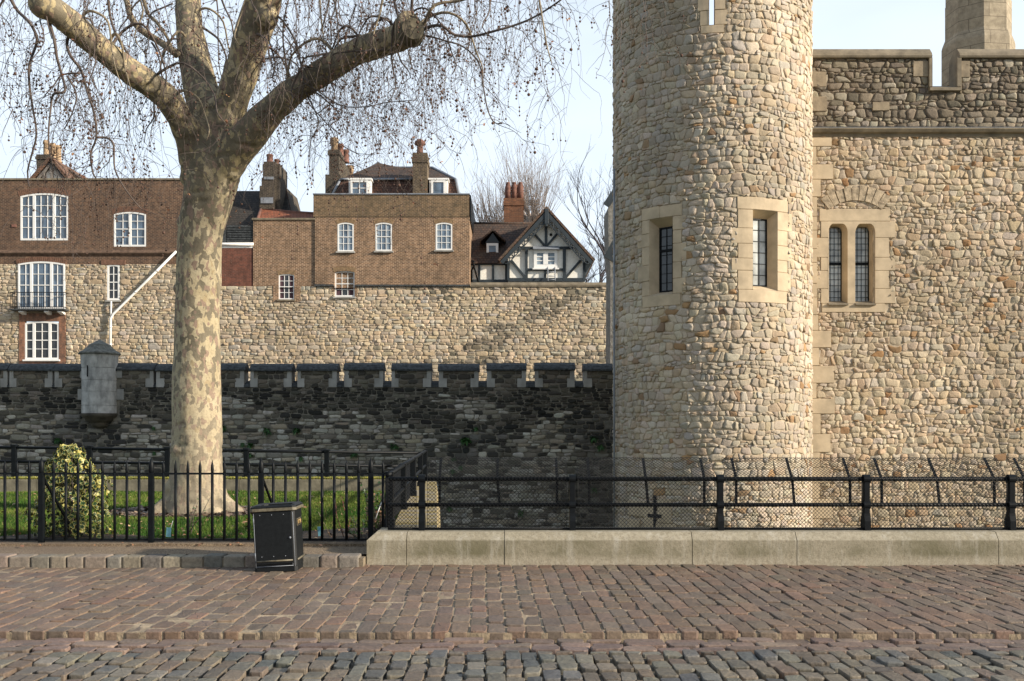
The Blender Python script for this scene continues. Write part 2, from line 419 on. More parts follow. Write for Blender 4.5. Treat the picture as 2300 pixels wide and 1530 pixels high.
def round_poly(poly, gap, q=.17, N=12):
    P = np.array(poly); C = P.mean(0)
    d = P - C; L = np.maximum(np.linalg.norm(d, axis=1), 1e-6)
    m = L.mean(); P = C + d * max(.35, 1 - gap / m)
    for _ in range(2):
        Q = np.roll(P, -1, 0); P = np.stack([P * (1 - q) + Q * q, P * q + Q * (1 - q)], 1).reshape(-1, 2)
    Q = np.vstack([P, P[:1]]); s = np.concatenate([[0], np.cumsum(np.linalg.norm(np.diff(Q, axis=0), axis=1))])
    t = np.linspace(0, s[-1], N, endpoint=False)
    return np.stack([np.interp(t, s, Q[:, 0]), np.interp(t, s, Q[:, 1])], 1), C

def stone_arrays(polys, colfn, fn, hmin, hmax, gap, rg, N=12, flat=.0, tilt=.25, q=.17):
    """bulging stones on surface fn(u,v,h); returns V, T, C"""
    rs = np.random.RandomState(rg.randrange(1 << 30))
    PP = []; CC = []; cl = []
    for p in polys:
        a, c = round_poly(p, gap, q, N); PP.append(a); CC.append(c); cl.append(colfn(c[0], c[1], rg))
    PP = np.array(PP); CC = np.array(CC)[:, None, :]; cl = np.array(cl); Sn = len(PP)
    H = rs.uniform(hmin, hmax, Sn)[:, None]; rad = np.linalg.norm(PP - CC, axis=2).mean(1)[:, None]
    tl = rs.normal(0, tilt, (Sn, 2)) * H / np.maximum(rad, .02)
    rings = [(1.0, -.30), (.985, .25), (.90, .74), (.62, .95)]
    U = []; Hh = []
    for s_, h_ in rings:
        q_ = CC + (PP - CC) * s_; n_ = rs.normal(0, (.16 if h_ > .3 else .10) if h_ > 0 else 0, q_.shape[:2]) * H * (1 - flat)
        h = h_ * H + n_ + (q_[..., 0] - CC[..., 0]) * tl[:, :1] * max(h_, 0) + (q_[..., 1] - CC[..., 1]) * tl[:, 1:] * max(h_, 0)
        U.append(q_); Hh.append(h)
    U.append(CC); Hh.append(H * 1.0)
    U = np.concatenate(U, 1); Hh = np.concatenate(Hh, 1)          # S, 4N+1
    V = fn(U[..., 0], U[..., 1], Hh)
    t = []
    for r in range(3):
        for j in range(N):
            a, b = r * N + j, r * N + (j + 1) % N; c, d = a + N, b + N
            t += [(a, b, d), (a, d, c)]
    for j in range(N): t.append((3 * N + j, 3 * N + (j + 1) % N, 4 * N))
    t = np.array(t); K = 4 * N + 1
    T = (t[None] + (np.arange(Sn) * K)[:, None, None]).reshape(-1, 3)
    C = np.repeat(cl, K, axis=0)
    return V.reshape(-1, 3), T, C

def holed(u0, u1, v0, v1, holes, du=None):
    """rect tiles of a rectangle leaving out the holes"""
    us = sorted({u0, u1, *[min(max(x, u0), u1) for h in holes for x in h[:2]]}); vs = sorted({v0, v1, *[min(max(x, v0), v1) for h in holes for x in h[2:4]]})
    if du:
        e = []
        for a, b in zip(us, us[1:]):
            n = max(1, int((b - a) / du + .5)); e += [a + (b - a) * i / n for i in range(n)]
        us = e + [us[-1]]
    r = []
    for a, b in zip(us, us[1:]):
        for c, d in zip(vs, vs[1:]):
            if b - a < 1e-6 or d - c < 1e-6: continue
            m = ((a + b) / 2, (c + d) / 2)
            if any(h[0] < m[0] < h[1] and h[2] < m[1] < h[3] for h in holes): continue
            r.append((a, b, c, d))
    return r

def rubble_wall(name, fn, rect, sw, sh, colfn, mats, parent=None, excl=(), holes=(), h=(.03, .07), gap=.014, seed=1, base=None, du=None,
                reveal=.35, extra=None, **kw):
    """one mesh: mortar sheet with holes and reveals (material 0) and bulging stones (material 1)"""
    rg = random.Random(seed); u0, u1, v0, v1 = rect
    jit = kw.pop('jit', .3)
    if kw.pop('coursed', True): polys = courses(u0, u1, v0, v1, sw, sh, rg, wave=kw.pop('wave', .22), excl=list(excl) + list(holes), split=kw.pop('split', .16), lean=kw.pop('lean', .16))
    else: polys = cells(u0, u1, v0, v1, sw, sh, rg, excl=list(excl) + list(holes), jit=jit, drop=.12)
    V, T, C = stone_arrays(polys, colfn, fn, h[0], h[1], gap, rg, **kw)
    b0 = base or rect; bv = []; bt = []
    def quad(p):
        o = len(bv); bv.extend(p); bt.extend([(o, o + 1, o + 2), (o, o + 2, o + 3)])
    ev = lambda u, v, hh: tuple(np.array(fn(np.array([u]), np.array([v]), np.array([hh]))).reshape(3))
    for a, b, c, d in holed(*b0, holes, du): quad([ev(a, c, 0), ev(b, c, 0), ev(b, d, 0), ev(a, d, 0)])
    for a, b, c, d in holes:
        tops = d >= b0[3] - 1e-6; d = min(d, b0[3])
        for p, q in (((a, c), (b, c)), ((b, c), (b, d)), ((b, d), (a, d)), ((a, d), (a, c))):
            if tops and p[1] == d and q[1] == d: continue
            quad([ev(*p, 0), ev(*q, 0), ev(*q, -reveal), ev(*p, -reveal)])
    if extra:
        for q in extra: quad(q)
    nb = len(bv)
    VV = np.vstack([np.array(bv), V]); TT = np.vstack([np.array(bt), T + nb])
    CCl = np.vstack([np.ones((nb, 3)) * .4, C])
    mi = np.concatenate([np.zeros(len(bt)), np.ones(len(T))]); sm = mi.copy()
    return np_mesh(name, VV, TT, mats, parent, CCl, mi, sm)

def plane_fn(y0): return lambda u, v, h: np.stack([u, y0 - h, v], -1)

def soft(cols, k=.42):
    m_ = [sum(c[i] for c in cols) / len(cols) for i in range(3)]
    return [tuple(m_[i] + (c[i] - m_[i]) * k for i in range(3)) for c in cols]
def pick(rg, cols, var=.15):
    c = cols[rg.randrange(len(cols))]; k = 1 + rg.uniform(-var, var)
    return tuple(min(1, x * k * (1 + rg.uniform(-.03, .03))) for x in c)
# ================================================================== GROUND
YF = 11.58            # front of the plinth / kerb line
# distances: railing 12.4, tree 17, garden wall 22.7, tower 29, outer wall 33, inner wall 55
def hgt(x, y): return .012 * mnoise.noise(Vector((x * .35, y * .35, 0))) 

def setts(mb, xs0, xs1, y_lo, y_hi, wx, ly, zt, depth, cols, run='Y', jit=.006, gap=.010, rg=rnd, rough=.004, drift=-.033, rnd_c=.28, soft_=False):
    """granite setts: each a slightly domed block; courses run away from the camera (run='Y') or along the road (run='X')"""
    def one(cx_, cy_, w_, l_):
        pts = [(-w_ / 2, -l_ / 2), (w_ / 2, -l_ / 2), (w_ / 2, l_ / 2), (-w_ / 2, l_ / 2)]
        pts = [(x + rg.uniform(-jit, jit), y + rg.uniform(-jit, jit) * 1.4) for x, y in pts]
        P = []
        k = rnd_c * min(w_, l_)
        for i in range(4):
            a = Vector(pts[i - 1]); b = Vector(pts[i]); c = Vector(pts[(i + 1) % 4])
            da = (a - b).normalized(); dc = (c - b).normalized()
            P += [b + da * k, b + (da + dc) * k * .24, b + dc * k]
        z = zt + hgt(cx_, cy_) + rg.gauss(0, rough); tx, ty = rg.gauss(0, .022), rg.gauss(0, .022)
        mb.col = pick(rg, cols, .16); vs = []
        for s_, dz in ((1.0, -depth), (1.0, -.009), (.982, -.0035), (.94, -.0003), (.5, .0006)):
            for p in P:
                q = p * s_; dn = rg.gauss(0, .0009) if s_ < .95 else 0
                vs.append((cx_ + q.x, cy_ + q.y, z + dz + dn + q.x * tx + q.y * ty))
        vs.append((cx_, cy_, z + .002)); n = len(P)
        fs = [(r * n + j, r * n + (j + 1) % n, (r + 1) * n + (j + 1) % n, (r + 1) * n + j) for r in range(4) for j in range(n)]
        fs += [(4 * n + j, 4 * n + (j + 1) % n, 5 * n) for j in range(n)]
        mb.add(vs, fs, 1, soft_)
    if run == 'Y':
        x = xs0
        while x < xs1:
            w_ = wx * rg.uniform(.9, 1.1); y = y_hi - rg.random() * ly * .6
            first = True
            while y > y_lo + .04:
                l_ = ly * rg.uniform(.78, 1.25)
                if first: y0 = y_hi; l_ = y_hi - y if y_hi - y > .08 else l_; y = y0; first = False
                if y - l_ < y_lo + .1: l_ = y - y_lo
                ym = y - l_ / 2
                one(x + w_ / 2 + (ym - 8) * drift + .03 * mnoise.noise(Vector((x * .5, ym * .6, 3))), ym, w_ - gap, l_ - gap * 2.3)
                y -= l_
            x += w_
    else:
        y = y_lo
        while y < y_hi - .03:
            x = xs0 - rg.random() * wx
            while x < xs1:
                w_ = wx * rg.uniform(.7, 1.3)
                one(x + w_ / 2, y + ly / 2, w_ - gap, ly - gap); x += w_
            y += ly
Y_EDGE = 7.78
brown = [(.158, .115, .083), (.140, .106, .080), (.170, .124, .090), (.128, .102, .080), (.172, .115, .082), (.145, .118, .093), (.150, .120, .092)]
greys = [(.148, .136, .108), (.128, .110, .086), (.112, .110, .100), (.158, .130, .098), (.142, .106, .078), (.086, .087, .082), (.175, .16, .128), (.138, .110, .083), (.152, .135, .105)]
m = MB()
setts(m, -10.5, 10.5, Y_EDGE, 11.62, .150, .34, .0, .065, [(c[0] * 1.05, c[1] * 1.0, c[2] * .97) for c in soft(brown, .8)], gap=.014, rough=.0035, rnd_c=.15)
m.col = (1, 1, 1)
xs_ = [-40, -3, 0, 3, 6, 40]; zs3 = [-.007, -.007, -.011, -.019, -.024, -.024]
m.add([(x, y, z) for y in (Y_EDGE + .02, 12.0) for x, z in zip(xs_, zs3)] + [(x, Y_EDGE + .02, -.09) for x in xs_], [(i, i + 1, i + 7, i + 6) for i in range(5)] + [(12 + i, 13 + i, i + 1, i) for i in range(5)], 0)
m_sand = m_plain('joint_sand', (.29, .225, .15), .95, .45, 5, .8, .02)
m_joint = m_plain('dark_joint', (.10, .082, .058), .95, .55, 3, .8, .02)
tag(m.build('pavement', [m_sand, m_sett], color=True), kind='structure')
m = MB()
rg_ = random.Random(3)
setts(m, -9, 9, Y_EDGE - .43, Y_EDGE - .01, .27, .14, -.050, .04, [(.17, .12, .095), (.19, .14, .11), (.15, .11, .09)], run='X', gap=.018, rough=.006, jit=.012, rg=rg_)
m.col = (1, 1, 1); m.add([(-40, Y_EDGE - .43, -.082), (40, Y_EDGE - .43, -.082), (40, Y_EDGE, -.082), (-40, Y_EDGE, -.082)], [(0, 1, 2, 3)], 0)
tag(m.build('gutter', [m_sand, m_sett], color=True), kind='structure')
m = MB()
setts(m, -7.5, 7.5, 4.9, Y_EDGE - .44, .132, .235, -.045, .06, greys, gap=.019, rough=.006, jit=.012, rg=rg_, rnd_c=.18, drift=-.033)
m.col = (1, 1, 1); m.add([(-60, -30, -.078), (60, -30, -.078), (60, Y_EDGE - .435, -.078), (-60, Y_EDGE - .435, -.078)], [(0, 1, 2, 3)], 0)
tag(m.build('road', [m_joint, m_sett], color=True), kind='structure')

# kerb of stone blocks left of the plinth, gravel strip, lawn, soil
XP = PX(823, YF)       # left end of plinth
m = MB(); x = -9.5
while x < XP - .02:
    w_ = min(rnd.uniform(.17, .27), XP - .01 - x)
    if w_ < .05: break
    m.col = pick(rnd, [(.22, .19, .145), (.25, .21, .16), (.18, .16, .13), (.21, .17, .135), (.15, .138, .118)], .15)
    y0 = 11.37 + rnd.uniform(-.01, .01)
    m.bbox(x + .004, x + w_ - .008, y0, 11.62, -.05, .128 + rnd.uniform(-.008, .006), .020)
    x += w_
m.col = (.20, .16, .11); m.box(-9.5, XP - .01, 11.395, 11.60, -.05, .100)
tag(m.build('kerb', m_kerb, color=True), kind='structure')
k = NB('gravel'); v = k.tc(); vo = k.n('TexVoronoi'); vo.inputs['Scale'].default_value = 90; k.l(v, vo.inputs['Vector'])
c = k.mix(k.ramp(vo.outputs['Color'], [(.2, 0), (.8, .9)]), (.11, .075, .045), (.34, .26, .17))
c = k.mix(k.ramp(k.noise(v, 1.2, 4), [(.4, 0), (.65, .5)]), c, (.12, .085, .06))
m_gravel = k.out(c, .95, k.bump(vo.outputs['Distance'], .8, .01))
m = MB(); m.add([(-30, 11.60, .122), (XP, 11.60, .122), (XP, 12.55, .135), (-30, 12.55, .135)], [(0, 1, 2, 3)])
m.box(-30, XP + .9, 12.28, 12.52, .05, .165)
tag(m.build('path', m_gravel), kind='structure')

k = NB('soil'); v = k.tc(); n = k.noise(v, 9, 6, .7)
m_soil = k.out(k.ramp(n, [(.3, (.022, .016, .010)), (.7, (.075, .052, .034))]), .95, k.bump(n, 1, .04))
k = NB('lawn'); v = k.tc(); n = k.noise(v, .9, 5, .7); n5 = k.noise(v, 30, 5, .7)
c = k.mix(k.ramp(n, [(.35, 0), (.7, .8)]), (.040, .10, .012), (.11, .15, .022))
c = k.mix(k.ramp(n5, [(.35, .6), (.6, 0)]), c, (.02, .05, .008))
m_lawn = k.out(c, .95, k.bump(n5, 1, .04))
LX1 = -1.15
def lawn_z(x, y): return .13 + .03 * mnoise.noise(Vector((x * .5, y * .5, 1)))
gx = np.linspace(0, 1, 60); gy = np.linspace(12.5, 22.75, 45)
def lx(y): return -1.46 - (y - 12.2) * .0745
vs = [(-20 + (lx(y) + 20) * t, y, lawn_z(-20 + (lx(y) + 20) * t, y)) for y in gy for t in gx]; n = len(gx)
fs = [(j * n + i, j * n + i + 1, (j + 1) * n + i + 1, (j + 1) * n + i) for j in range(len(gy) - 1) for i in range(n - 1)]
m = MB(); m.add(vs, fs, 0, True); tag(m.build('lawn', m_lawn), kind='structure')
# soil patches: ring about the tree and bed against the railing (thin sheets over the lawn)
TX, TY = PX(447, 17.06), 17.06
m = MB()
def patch(cx_, cy_, rx, ry, n=28):
    vs = [(cx_, cy_, lawn_z(cx_, cy_) + .022)]
    for r_ in (.5, .8, 1.0):
        for i in range(n):
            a = 2 * pi * i / n; k_ = r_ * (1 + .12 * mnoise.noise(Vector((cos(a) * 1.5, sin(a) * 1.5, cx_))))
            x, y = cx_ + rx * k_ * cos(a), cy_ + ry * k_ * sin(a); vs.append((x, y, lawn_z(x, y) + (.02 if r_ < 1 else .004)))
    fs = [(0, 1 + i, 1 + (i + 1) % n) for i in range(n)] + [(1 + r * n + i, 1 + (r + 1) * n + i, 1 + (r + 1) * n + (i + 1) % n, 1 + r * n + (i + 1) % n) for r in range(2) for i in range(n)]
    m.add(vs, fs, 0, True)
patch(TX, TY + .15, 1.65, 1.25); patch(-2.3, 13.6, .95, .85); patch(PX(160, 13.4), 13.2, 1.1, .5)
m.add([(-20, 12.5, .168), (-1.2, 12.5, .168), (-1.2, 12.85, .165), (-20, 12.85, .165)], [(0, 1, 2, 3)])
tag(m.build('soil', m_soil), kind='structure')

# grass blades
def blades(N, region, hmin, hmax, wd, avoid):
    xs = nr.uniform(region[0], region[1], N); ys = region[2] + (region[3] - region[2]) * nr.uniform(0, 1, N) ** 1.25
    keep = np.ones(N, bool)
    for cx_, cy_, rx, ry in avoid: keep &= ((xs - cx_) / rx) ** 2 + ((ys - cy_) / ry) ** 2 > .92 + nr.uniform(-.12, .12, N)
    keep &= xs < -1.5 - (ys - 12.2) * .0745
    xs, ys = xs[keep], ys[keep]; N = len(xs)
    z = np.array([lawn_z(x, y) for x, y in zip(xs, ys)])
    a = nr.uniform(0, 2 * pi, N); hh = nr.uniform(hmin, hmax, N) * (1 + .5 * (nr.uniform(0, 1, N) > .93)); ln = nr.normal(0, .025, (N, 2)); wv = wd * (1 + (ys - 12) * .12)
    b = np.stack([np.cos(a), np.sin(a), np.zeros(N)], -1) * wv[:, None]; p = np.stack([xs, ys, z], -1)
    tip = p + np.stack([ln[:, 0], ln[:, 1], hh], -1)
    V = np.stack([p - b, p + b, tip], 1).reshape(-1, 3); T = np.arange(3 * N).reshape(-1, 3)
    pat = np.array([mnoise.noise(Vector((x * .7, y * .5, 5))) for x, y in zip(xs, ys)])
    t = np.clip(pat * 1.2 + .45 + nr.normal(0, .18, N), 0, 1)[:, None]
    c = (1 - t) * np.array([.032, .088, .009]) + t * np.array([.105, .145, .022])
    y_ = (nr.uniform(0, 1, N) > .94)[:, None]; c = np.where(y_, np.array([.26, .20, .09]), c)
    return V, T, np.repeat(c, 3, axis=0)
AV = [(TX, TY + .15, 1.65, 1.25), (-2.3, 13.6, .95, .85), (PX(160, 13.4), 13.2, 1.1, .5)]
V, T, C_ = blades(150000, (-11.5, LX1 - .05, 12.75, 22.6), .028, .055, .0045, AV)
tag(np_mesh('grass', V, T, [m_blade], None, C_), 'short mown green grass behind the black railings', 'grass', kind='stuff')
# bark litter and dead leaves under the tree
def litter(name, N, cx_, cy_, rx, ry, cols, size, label, cat, z0=.03, rect=None):
    m = MB()
    for i in range(N):
        if rect: x, y = rnd.uniform(rect[0], rect[1]), rnd.uniform(rect[2], rect[3])
        else:
            a = rnd.random() * 2 * pi; r_ = sqrt(rnd.random()); x, y = cx_ + rx * r_ * cos(a), cy_ + ry * r_ * sin(a)
        s_ = size * rnd.uniform(.5, 1.5); e = Matrix.Rotation(rnd.uniform(0, 6.28), 3, 'Z') @ Matrix.Rotation(rnd.gauss(0, .35), 3, 'X') @ Matrix.Rotation(rnd.gauss(0, .3), 3, 'Y')
        m.col = pick(rnd, cols, .3); p = Vector((x, y, (lawn_z(x, y) if y > 12.5 else .125) + z0))
        w_ = s_ * rnd.uniform(.25, .6)
        m.add([p + e @ Vector(q) for q in ((-s_, -w_, 0), (0, -w_ * 1.3, .012), (s_, -w_ * .4, 0), (s_ * .9, w_ * .7, 0), (0, w_, .01), (-s_, w_ * .8, 0))], [(0, 1, 4, 5), (1, 2, 3, 4)])
    return tag(m.build(name, m_leaf, color=True), label, cat, kind='stuff')
litter('bark_litter', 1500, TX, TY + .1, 1.55, 1.15, [(.15, .10, .065), (.09, .06, .04), (.22, .16, .11), (.06, .045, .035)], .045, 'brown bark flakes and dead leaves scattered at the foot of the plane tree', 'bark litter')
litter('fallen_leaves', 260, 0, 0, 0, 0, [(.30, .15, .07), (.22, .11, .06), (.38, .24, .12)], .028, 'small brown leaves fallen along the soil under the railings', 'dead leaves', rect=(-9, -1.6, 12.1, 14.2))
litter('lawn_leaves', 150, 0, 0, 0, 0, [(.30, .17, .08), (.22, .12, .06), (.40, .27, .14)], .030, 'scattered brown leaves lying on the green lawn behind the railings', 'dead leaves', rect=(-11, -2.4, 13.5, 21.5), z0=.045)

# ================================================================== MOAT AND FAR GROUND
k = NB('moat_grass'); v = k.tc(); n = k.noise(v, 3, 6, .7)
m_mg = k.out(k.ramp(n, [(.3, (.03, .05, .012)), (.7, (.08, .10, .03))]), .95, k.bump(n, 1, .05))
m = MB(); m.add([(-400, -400, -4.62), (400, -400, -4.62), (400, 600, -4.62), (-400, 600, -4.62)], [(0, 1, 2, 3)])
tag(m.build('ground', m_mg), kind='structure')
# quay under the road and lawn so the moat has a bank
m = MB(); m.box(-60, 60, -30, 11.3, -4.6, -.14); m.box(-60, 60, 11.301, 12.2, -4.6, -.14); m.box(-40, -2.3, 12.201, 22.4, -4.6, -.02); m.box(-40, 20, 37.2, 54.4, -4.6, .5); m.box(-60, 60, 62.5, 140, -4.6, 2.0)
tag(m.build('terrain', m_dmort), kind='structure')

# ================================================================== PLINTH (right) with joints
pl = thing('stone_plinth', 'long pale stone plinth carrying the mesh fence along the cobbled road', 'plinth', (XP, YF, 0))
k = NB('plinth_stone'); v = k.tc(); n = k.noise(v, 22, 6, .7); n2 = k.noise(v, 1.3, 5, .65); sx = k.n('SeparateXYZ'); k.l(v, sx.inputs[0])
vs_ = k.tc((3.0, 3.0, .5)); n3 = k.noise(vs_, 2.6, 6, .7)
c = k.ramp(n, [(.3, (.25, .215, .155)), (.7, (.42, .375, .285))])
lo = k.ramp(sx.outputs['Z'], [(.05, 0), (.13, 1.0), (.27, .8), (.30, .25)])
c = k.mix(k.mix(1.0, k.ramp(n2, [(.38, .15), (.62, 1.0)]), lo, 'MULTIPLY'), c, (.155, .14, .085))
c = k.mix(k.ramp(n3, [(.52, 0), (.70, .6)]), c, (.46, .43, .36))
c = k.mix(k.ramp(k.noise(v, 60, 3), [(.3, .5), (.45, 0)]), c, (.12, .10, .07))
m_plinth = k.out(c, .9, k.bump(n, .5, .012), spec=.2)
jx = [823, 913, 1133, 1555, 1790, 2243, 2620]
for a, b in zip(jx, jx[1:]):
    x0, x1 = PX(a, YF) + .004, PX(b, YF) - .004
    m = MB(); y0 = YF + rnd.uniform(-.004, .004); zt = .378 + rnd.uniform(-.003, .003)
    pr = [(y0, -.12), (y0 - .0, .285), (y0 + .075, zt - .008), (y0 + .09, zt), (y0 + .60, zt), (y0 + .60, -.6)]
    if a == 823:
        v8 = [(x0 + .0, y, z) if i in (0, 5) else (x0 + (0 if i == 1 else .10), y, z) for i, (y, z) in enumerate(pr)]
        v8 += [(x1, y, z) for y, z in pr]; n_ = 6
        m.add(v8, [tuple(range(6)), tuple(reversed(range(6, 12)))] + [((i + 1) % 6, i, i + 6, (i + 1) % 6 + 6) for i in range(6)])
    else: m.prismx(pr, x0, x1)
    m.build('block', m_plinth, pl)
# side retaining wall running back from the plinth end to the garden wall
sw_ = thing('retaining_wall', 'mossy stone edging wall running back from the plinth beside the moat', 'low wall', (-1.2, 12.2, 0))
m = MB()
m.add([(-1.50, 12.2, -.1), (-.86, 12.2, -.1), (-.92, 12.2, .37), (-1.46, 12.2, .37), (-2.25, 22.3, -.1), (-1.62, 22.3, -.1), (-1.70, 22.3, .40), (-2.2, 22.3, .40)],
      [(0, 1, 2, 3), (1, 5, 6, 2), (2, 6, 7, 3), (3, 7, 4, 0), (5, 4, 7, 6)])
k = NB('mossy_stone'); v = k.tc(); n = k.noise(v, 3, 6, .7)
m_moss = k.out(k.mix(k.ramp(n, [(.42, 0), (.6, 1)]), (.27, .23, .165), (.24, .175, .04)), .95, k.bump(k.noise(v, 25, 5), .5, .02))
m.build('coping', m_moss, sw_)
m = MB(); m.add([(-1.6, 12.2, -4.6), (-.80, 12.2, -4.6), (-.86, 12.2, -.1), (-1.5, 12.2, -.1), (-2.3, 22.3, -4.6), (-1.60, 22.3, -4.6), (-1.62, 22.3, -.1), (-2.25, 22.3, -.1)],
      [(0, 1, 2, 3), (1, 5, 6, 2), (3, 7, 4, 0), (5, 4, 7, 6)])
m.build('wall', m_dmort, sw_)
# garden wall behind the lawn
gw = thing('garden_wall', 'low pale garden wall with mossy top behind the lawn', 'low wall', (-8, 22.6, 0))
x = -20.0
m_gwall = m_plain('garden_wall_stone', (.165, .148, .105), .92, .35, 4, .4, .02)
while x < -2.2:
    x1 = min(x + 2.3, -2.0); m = MB()
    m.prismx([(22.62, -.2), (22.62, .40), (22.68, .455), (23.0, .455), (23.0, -4.6), (22.9, -4.6)], x + .005, x1 - .005); m.build('block', m_gwall, gw); x = x1
m = MB(); rg2 = random.Random(5)
for i in range(5200):
    x = rg2.uniform(-12, -2.1); y = rg2.choice([rg2.uniform(22.66, 22.95), 22.645]); z = .458 if y > 22.65 else .455 - abs(rg2.gauss(0, .02))
    r_ = rg2.uniform(.012, .034); m.col = pick(rg2, [(.20, .19, .03), (.28, .25, .05), (.12, .14, .03)], .3)
    m.add([(x - r_, y, z), (x, y - .02, z), (x + r_, y, z), (x, y + .02, z), (x, y, z + r_ * .6)], [(0, 1, 4), (1, 2, 4), (2, 3, 4), (3, 0, 4)])
tag(m.build('moss', m_leaf, gw, color=True), kind='stuff')

# ================================================================== ROUND TOWER
TCY = 29.0; TD = TCY / cos(radians(11.29)); TCX = TCY * tan(radians(11.29)); TR = TD * sin(radians(5.43)); PHI0 = atan2(-TCY, -TCX)  # direction from tower to camera
def tower_fn(u, v, h):
    a = PHI0 + u / TR; r = TR + h
    return np.stack([TCX + r * np.cos(a), TCY + r * np.sin(a), v + 0 * u], -1)
def tower_uv(px, py):
    dx = (px - CX) / F; A = dx * dx + 1; B = -2 * (dx * TCX + TCY); C = TCX ** 2 + TCY ** 2 - TR ** 2
    t = (-B - sqrt(max(B * B - 4 * A * C, 0))) / (2 * A); a = atan2(t - TCY, dx * t - TCX) - PHI0
    a = (a + pi) % (2 * pi) - pi
    return a * TR, PZ(py, t)
tower = thing('round_tower', 'tall round rubble stone tower with narrow windows rising from the moat', 'tower', (TCX, TCY, -4.6))
tcols = soft([(.46, .37, .25), (.50, .41, .29), (.41, .35, .26), (.53, .45, .335), (.37, .31, .225), (.46, .34, .20), (.38, .24, .12), (.29, .23, .16), (.34, .32, .28), (.48, .39, .27)])
tcols = [(c[0] * 1.14, c[1] * 1.19, c[2] * 1.30) for c in tcols]
def tcol(u, v, rg):
    r = rg.random()
    if r < .035: return pick(rg, [(.36, .22, .11), (.30, .20, .12)], .2)
    k_ = 1 + .30 * mnoise.noise(Vector((u * .35, v * .3, 8))) + .14 * mnoise.noise(Vector((u * 1.1, v * 1.1, 3)))
    return tuple(x * k_ for x in pick(rg, tcols, .11))
def uvrect(x0, x1, y0, y1, mid=None):
    um, _ = tower_uv((x0 + x1) / 2, y0); _, zt = tower_uv((x0 + x1) / 2, y0); _, zb = tower_uv((x0 + x1) / 2, y1)
    return (tower_uv(x0, y0)[0], tower_uv(x1, y0)[0], zb, zt)
W1 = uvrect(1460, 1512, 490, 662); W1s = uvrect(1443, 1532, 462, 688)
W2 = uvrect(1690, 1745, 473, 652); W2s = uvrect(1656, 1768, 444, 680)
SL = uvrect(1591, 1606, -60, 57); SLs = uvrect(1572, 1630, -80, 75)
ARC = TR * 1.95
holes = [W1, W2, SL, (-TR * pi, -TR * 2.5, 12.1, 15.2), (TR * 2.5, TR * pi, 12.1, 15.2)]
rubble_wall('wall', tower_fn, (-ARC, ARC, -2.2, 15.2), .178, .150, tcol, [m_mortar, m_tower], tower, excl=[W1s, W2s, SLs], holes=holes, h=(.014, .046), wave=.45, lean=.36, split=.10,
            gap=.005, seed=21, base=(-TR * pi, TR * pi, -4.7, 15.2), du=.3, reveal=.45, tilt=.45, jit=.34)
# roof deck well below the slit so that the sky shows through it; the back of the parapet is open there
m = MB(); m.lathe([(TR - .35, 12.0), (TR - .35, 12.05)], TCX, TCY, 32, smooth=False); m.build('roof', m_lead, tower)
def slab(mb, fn, u0, u1, v0, v1, h0, h1, du=.12, b=.012, mi=0):
    """a chamfered slab lying on surface fn between heights h0 and h1"""
    n = max(1, int((u1 - u0) / du)); us = [u0 + (u1 - u0) * i / n for i in range(n + 1)]
    P = lambda u, v, h: tuple(float(x) for x in fn(np.float64(u), np.float64(v), np.float64(h)))
    prof = [(v0, h0), (v0, h1 - b), (v0 + b, h1), (v1 - b, h1), (v1, h1 - b), (v1, h0)]
    uu = []
    vs = []; 
    for i, u in enumerate(us):
        for v, h in prof: vs.append(P(u, v, h))
    # bevel the ends a little
    k = len(prof); fs = []
    for i in range(n):
        for j in range(k - 1): fs.append((i * k + j, (i + 1) * k + j, (i + 1) * k + j + 1, i * k + j + 1))
    fs.append(tuple(range(k))); fs.append(tuple(reversed(range(n * k, (n + 1) * k))))
    mb.add(vs, fs, mi)

def surround(name, fn, outer, inner, glass, hd, mat, parent, rg, rows=5, tooth=.16, gmat=None, h=.03):
    """ashlar window surround: toothed blocks round the splay, splayed reveals down to the glass rectangle"""
    u0, u1, v0, v1 = outer; a0, a1, b0, b1 = inner; m = MB(); g = .004
    slab(m, fn, u0, a0 + (a1 - a0) * .45, b1 + g, v1, -.05, h); slab(m, fn, a0 + (a1 - a0) * .45 + g, u1, b1 + g, v1 - .015, -.05, h - .006)
    slab(m, fn, u0 + .03, u1 - .05, v0, b0 - g, -.05, h)
    hts = [rg.uniform(.8, 1.3) for _ in range(rows)]; t = sum(hts); v = b0; k = 0
    for q in hts:
        vv = v + (b1 - b0) * q / t
        slab(m, fn, u0 - (tooth if k % 2 else -.02) * rg.uniform(.6, 1.1), a0, v, vv - g, -.05, h + rg.uniform(-.006, .006))
        slab(m, fn, a1, u1 + (tooth if (k + 1) % 2 else -.02) * rg.uniform(.6, 1.1), v, vv - g, -.05, h + rg.uniform(-.006, .006)); v = vv; k += 1
    P = lambda u, v, hh: tuple(float(x) for x in fn(np.float64(u), np.float64(v), np.float64(hh)))
    c0, c1, d0, d1 = glass; o = [(a0, b0), (a1, b0), (a1, b1), (a0, b1)]; i_ = [(c0, d0), (c1, d0), (c1, d1), (c0, d1)]
    for j in range(4):
        p, q, r, s_ = o[j], o[(j + 1) % 4], i_[(j + 1) % 4], i_[j]
        m.add([P(*p, h), P(*q, h), P(*r, -hd), P(*s_, -hd)], [(0, 1, 2, 3)])
        m.add([P(*s_, -hd), P(*r, -hd), P(*r, -hd - .1), P(*s_, -hd - .1)], [(0, 1, 2, 3)])
        m.add([P(*p, -.05), P(*q, -.05), P(*r, -hd - .12), P(*s_, -hd - .12)], [(3, 2, 1, 0)])
    return m.build(name, mat, parent)

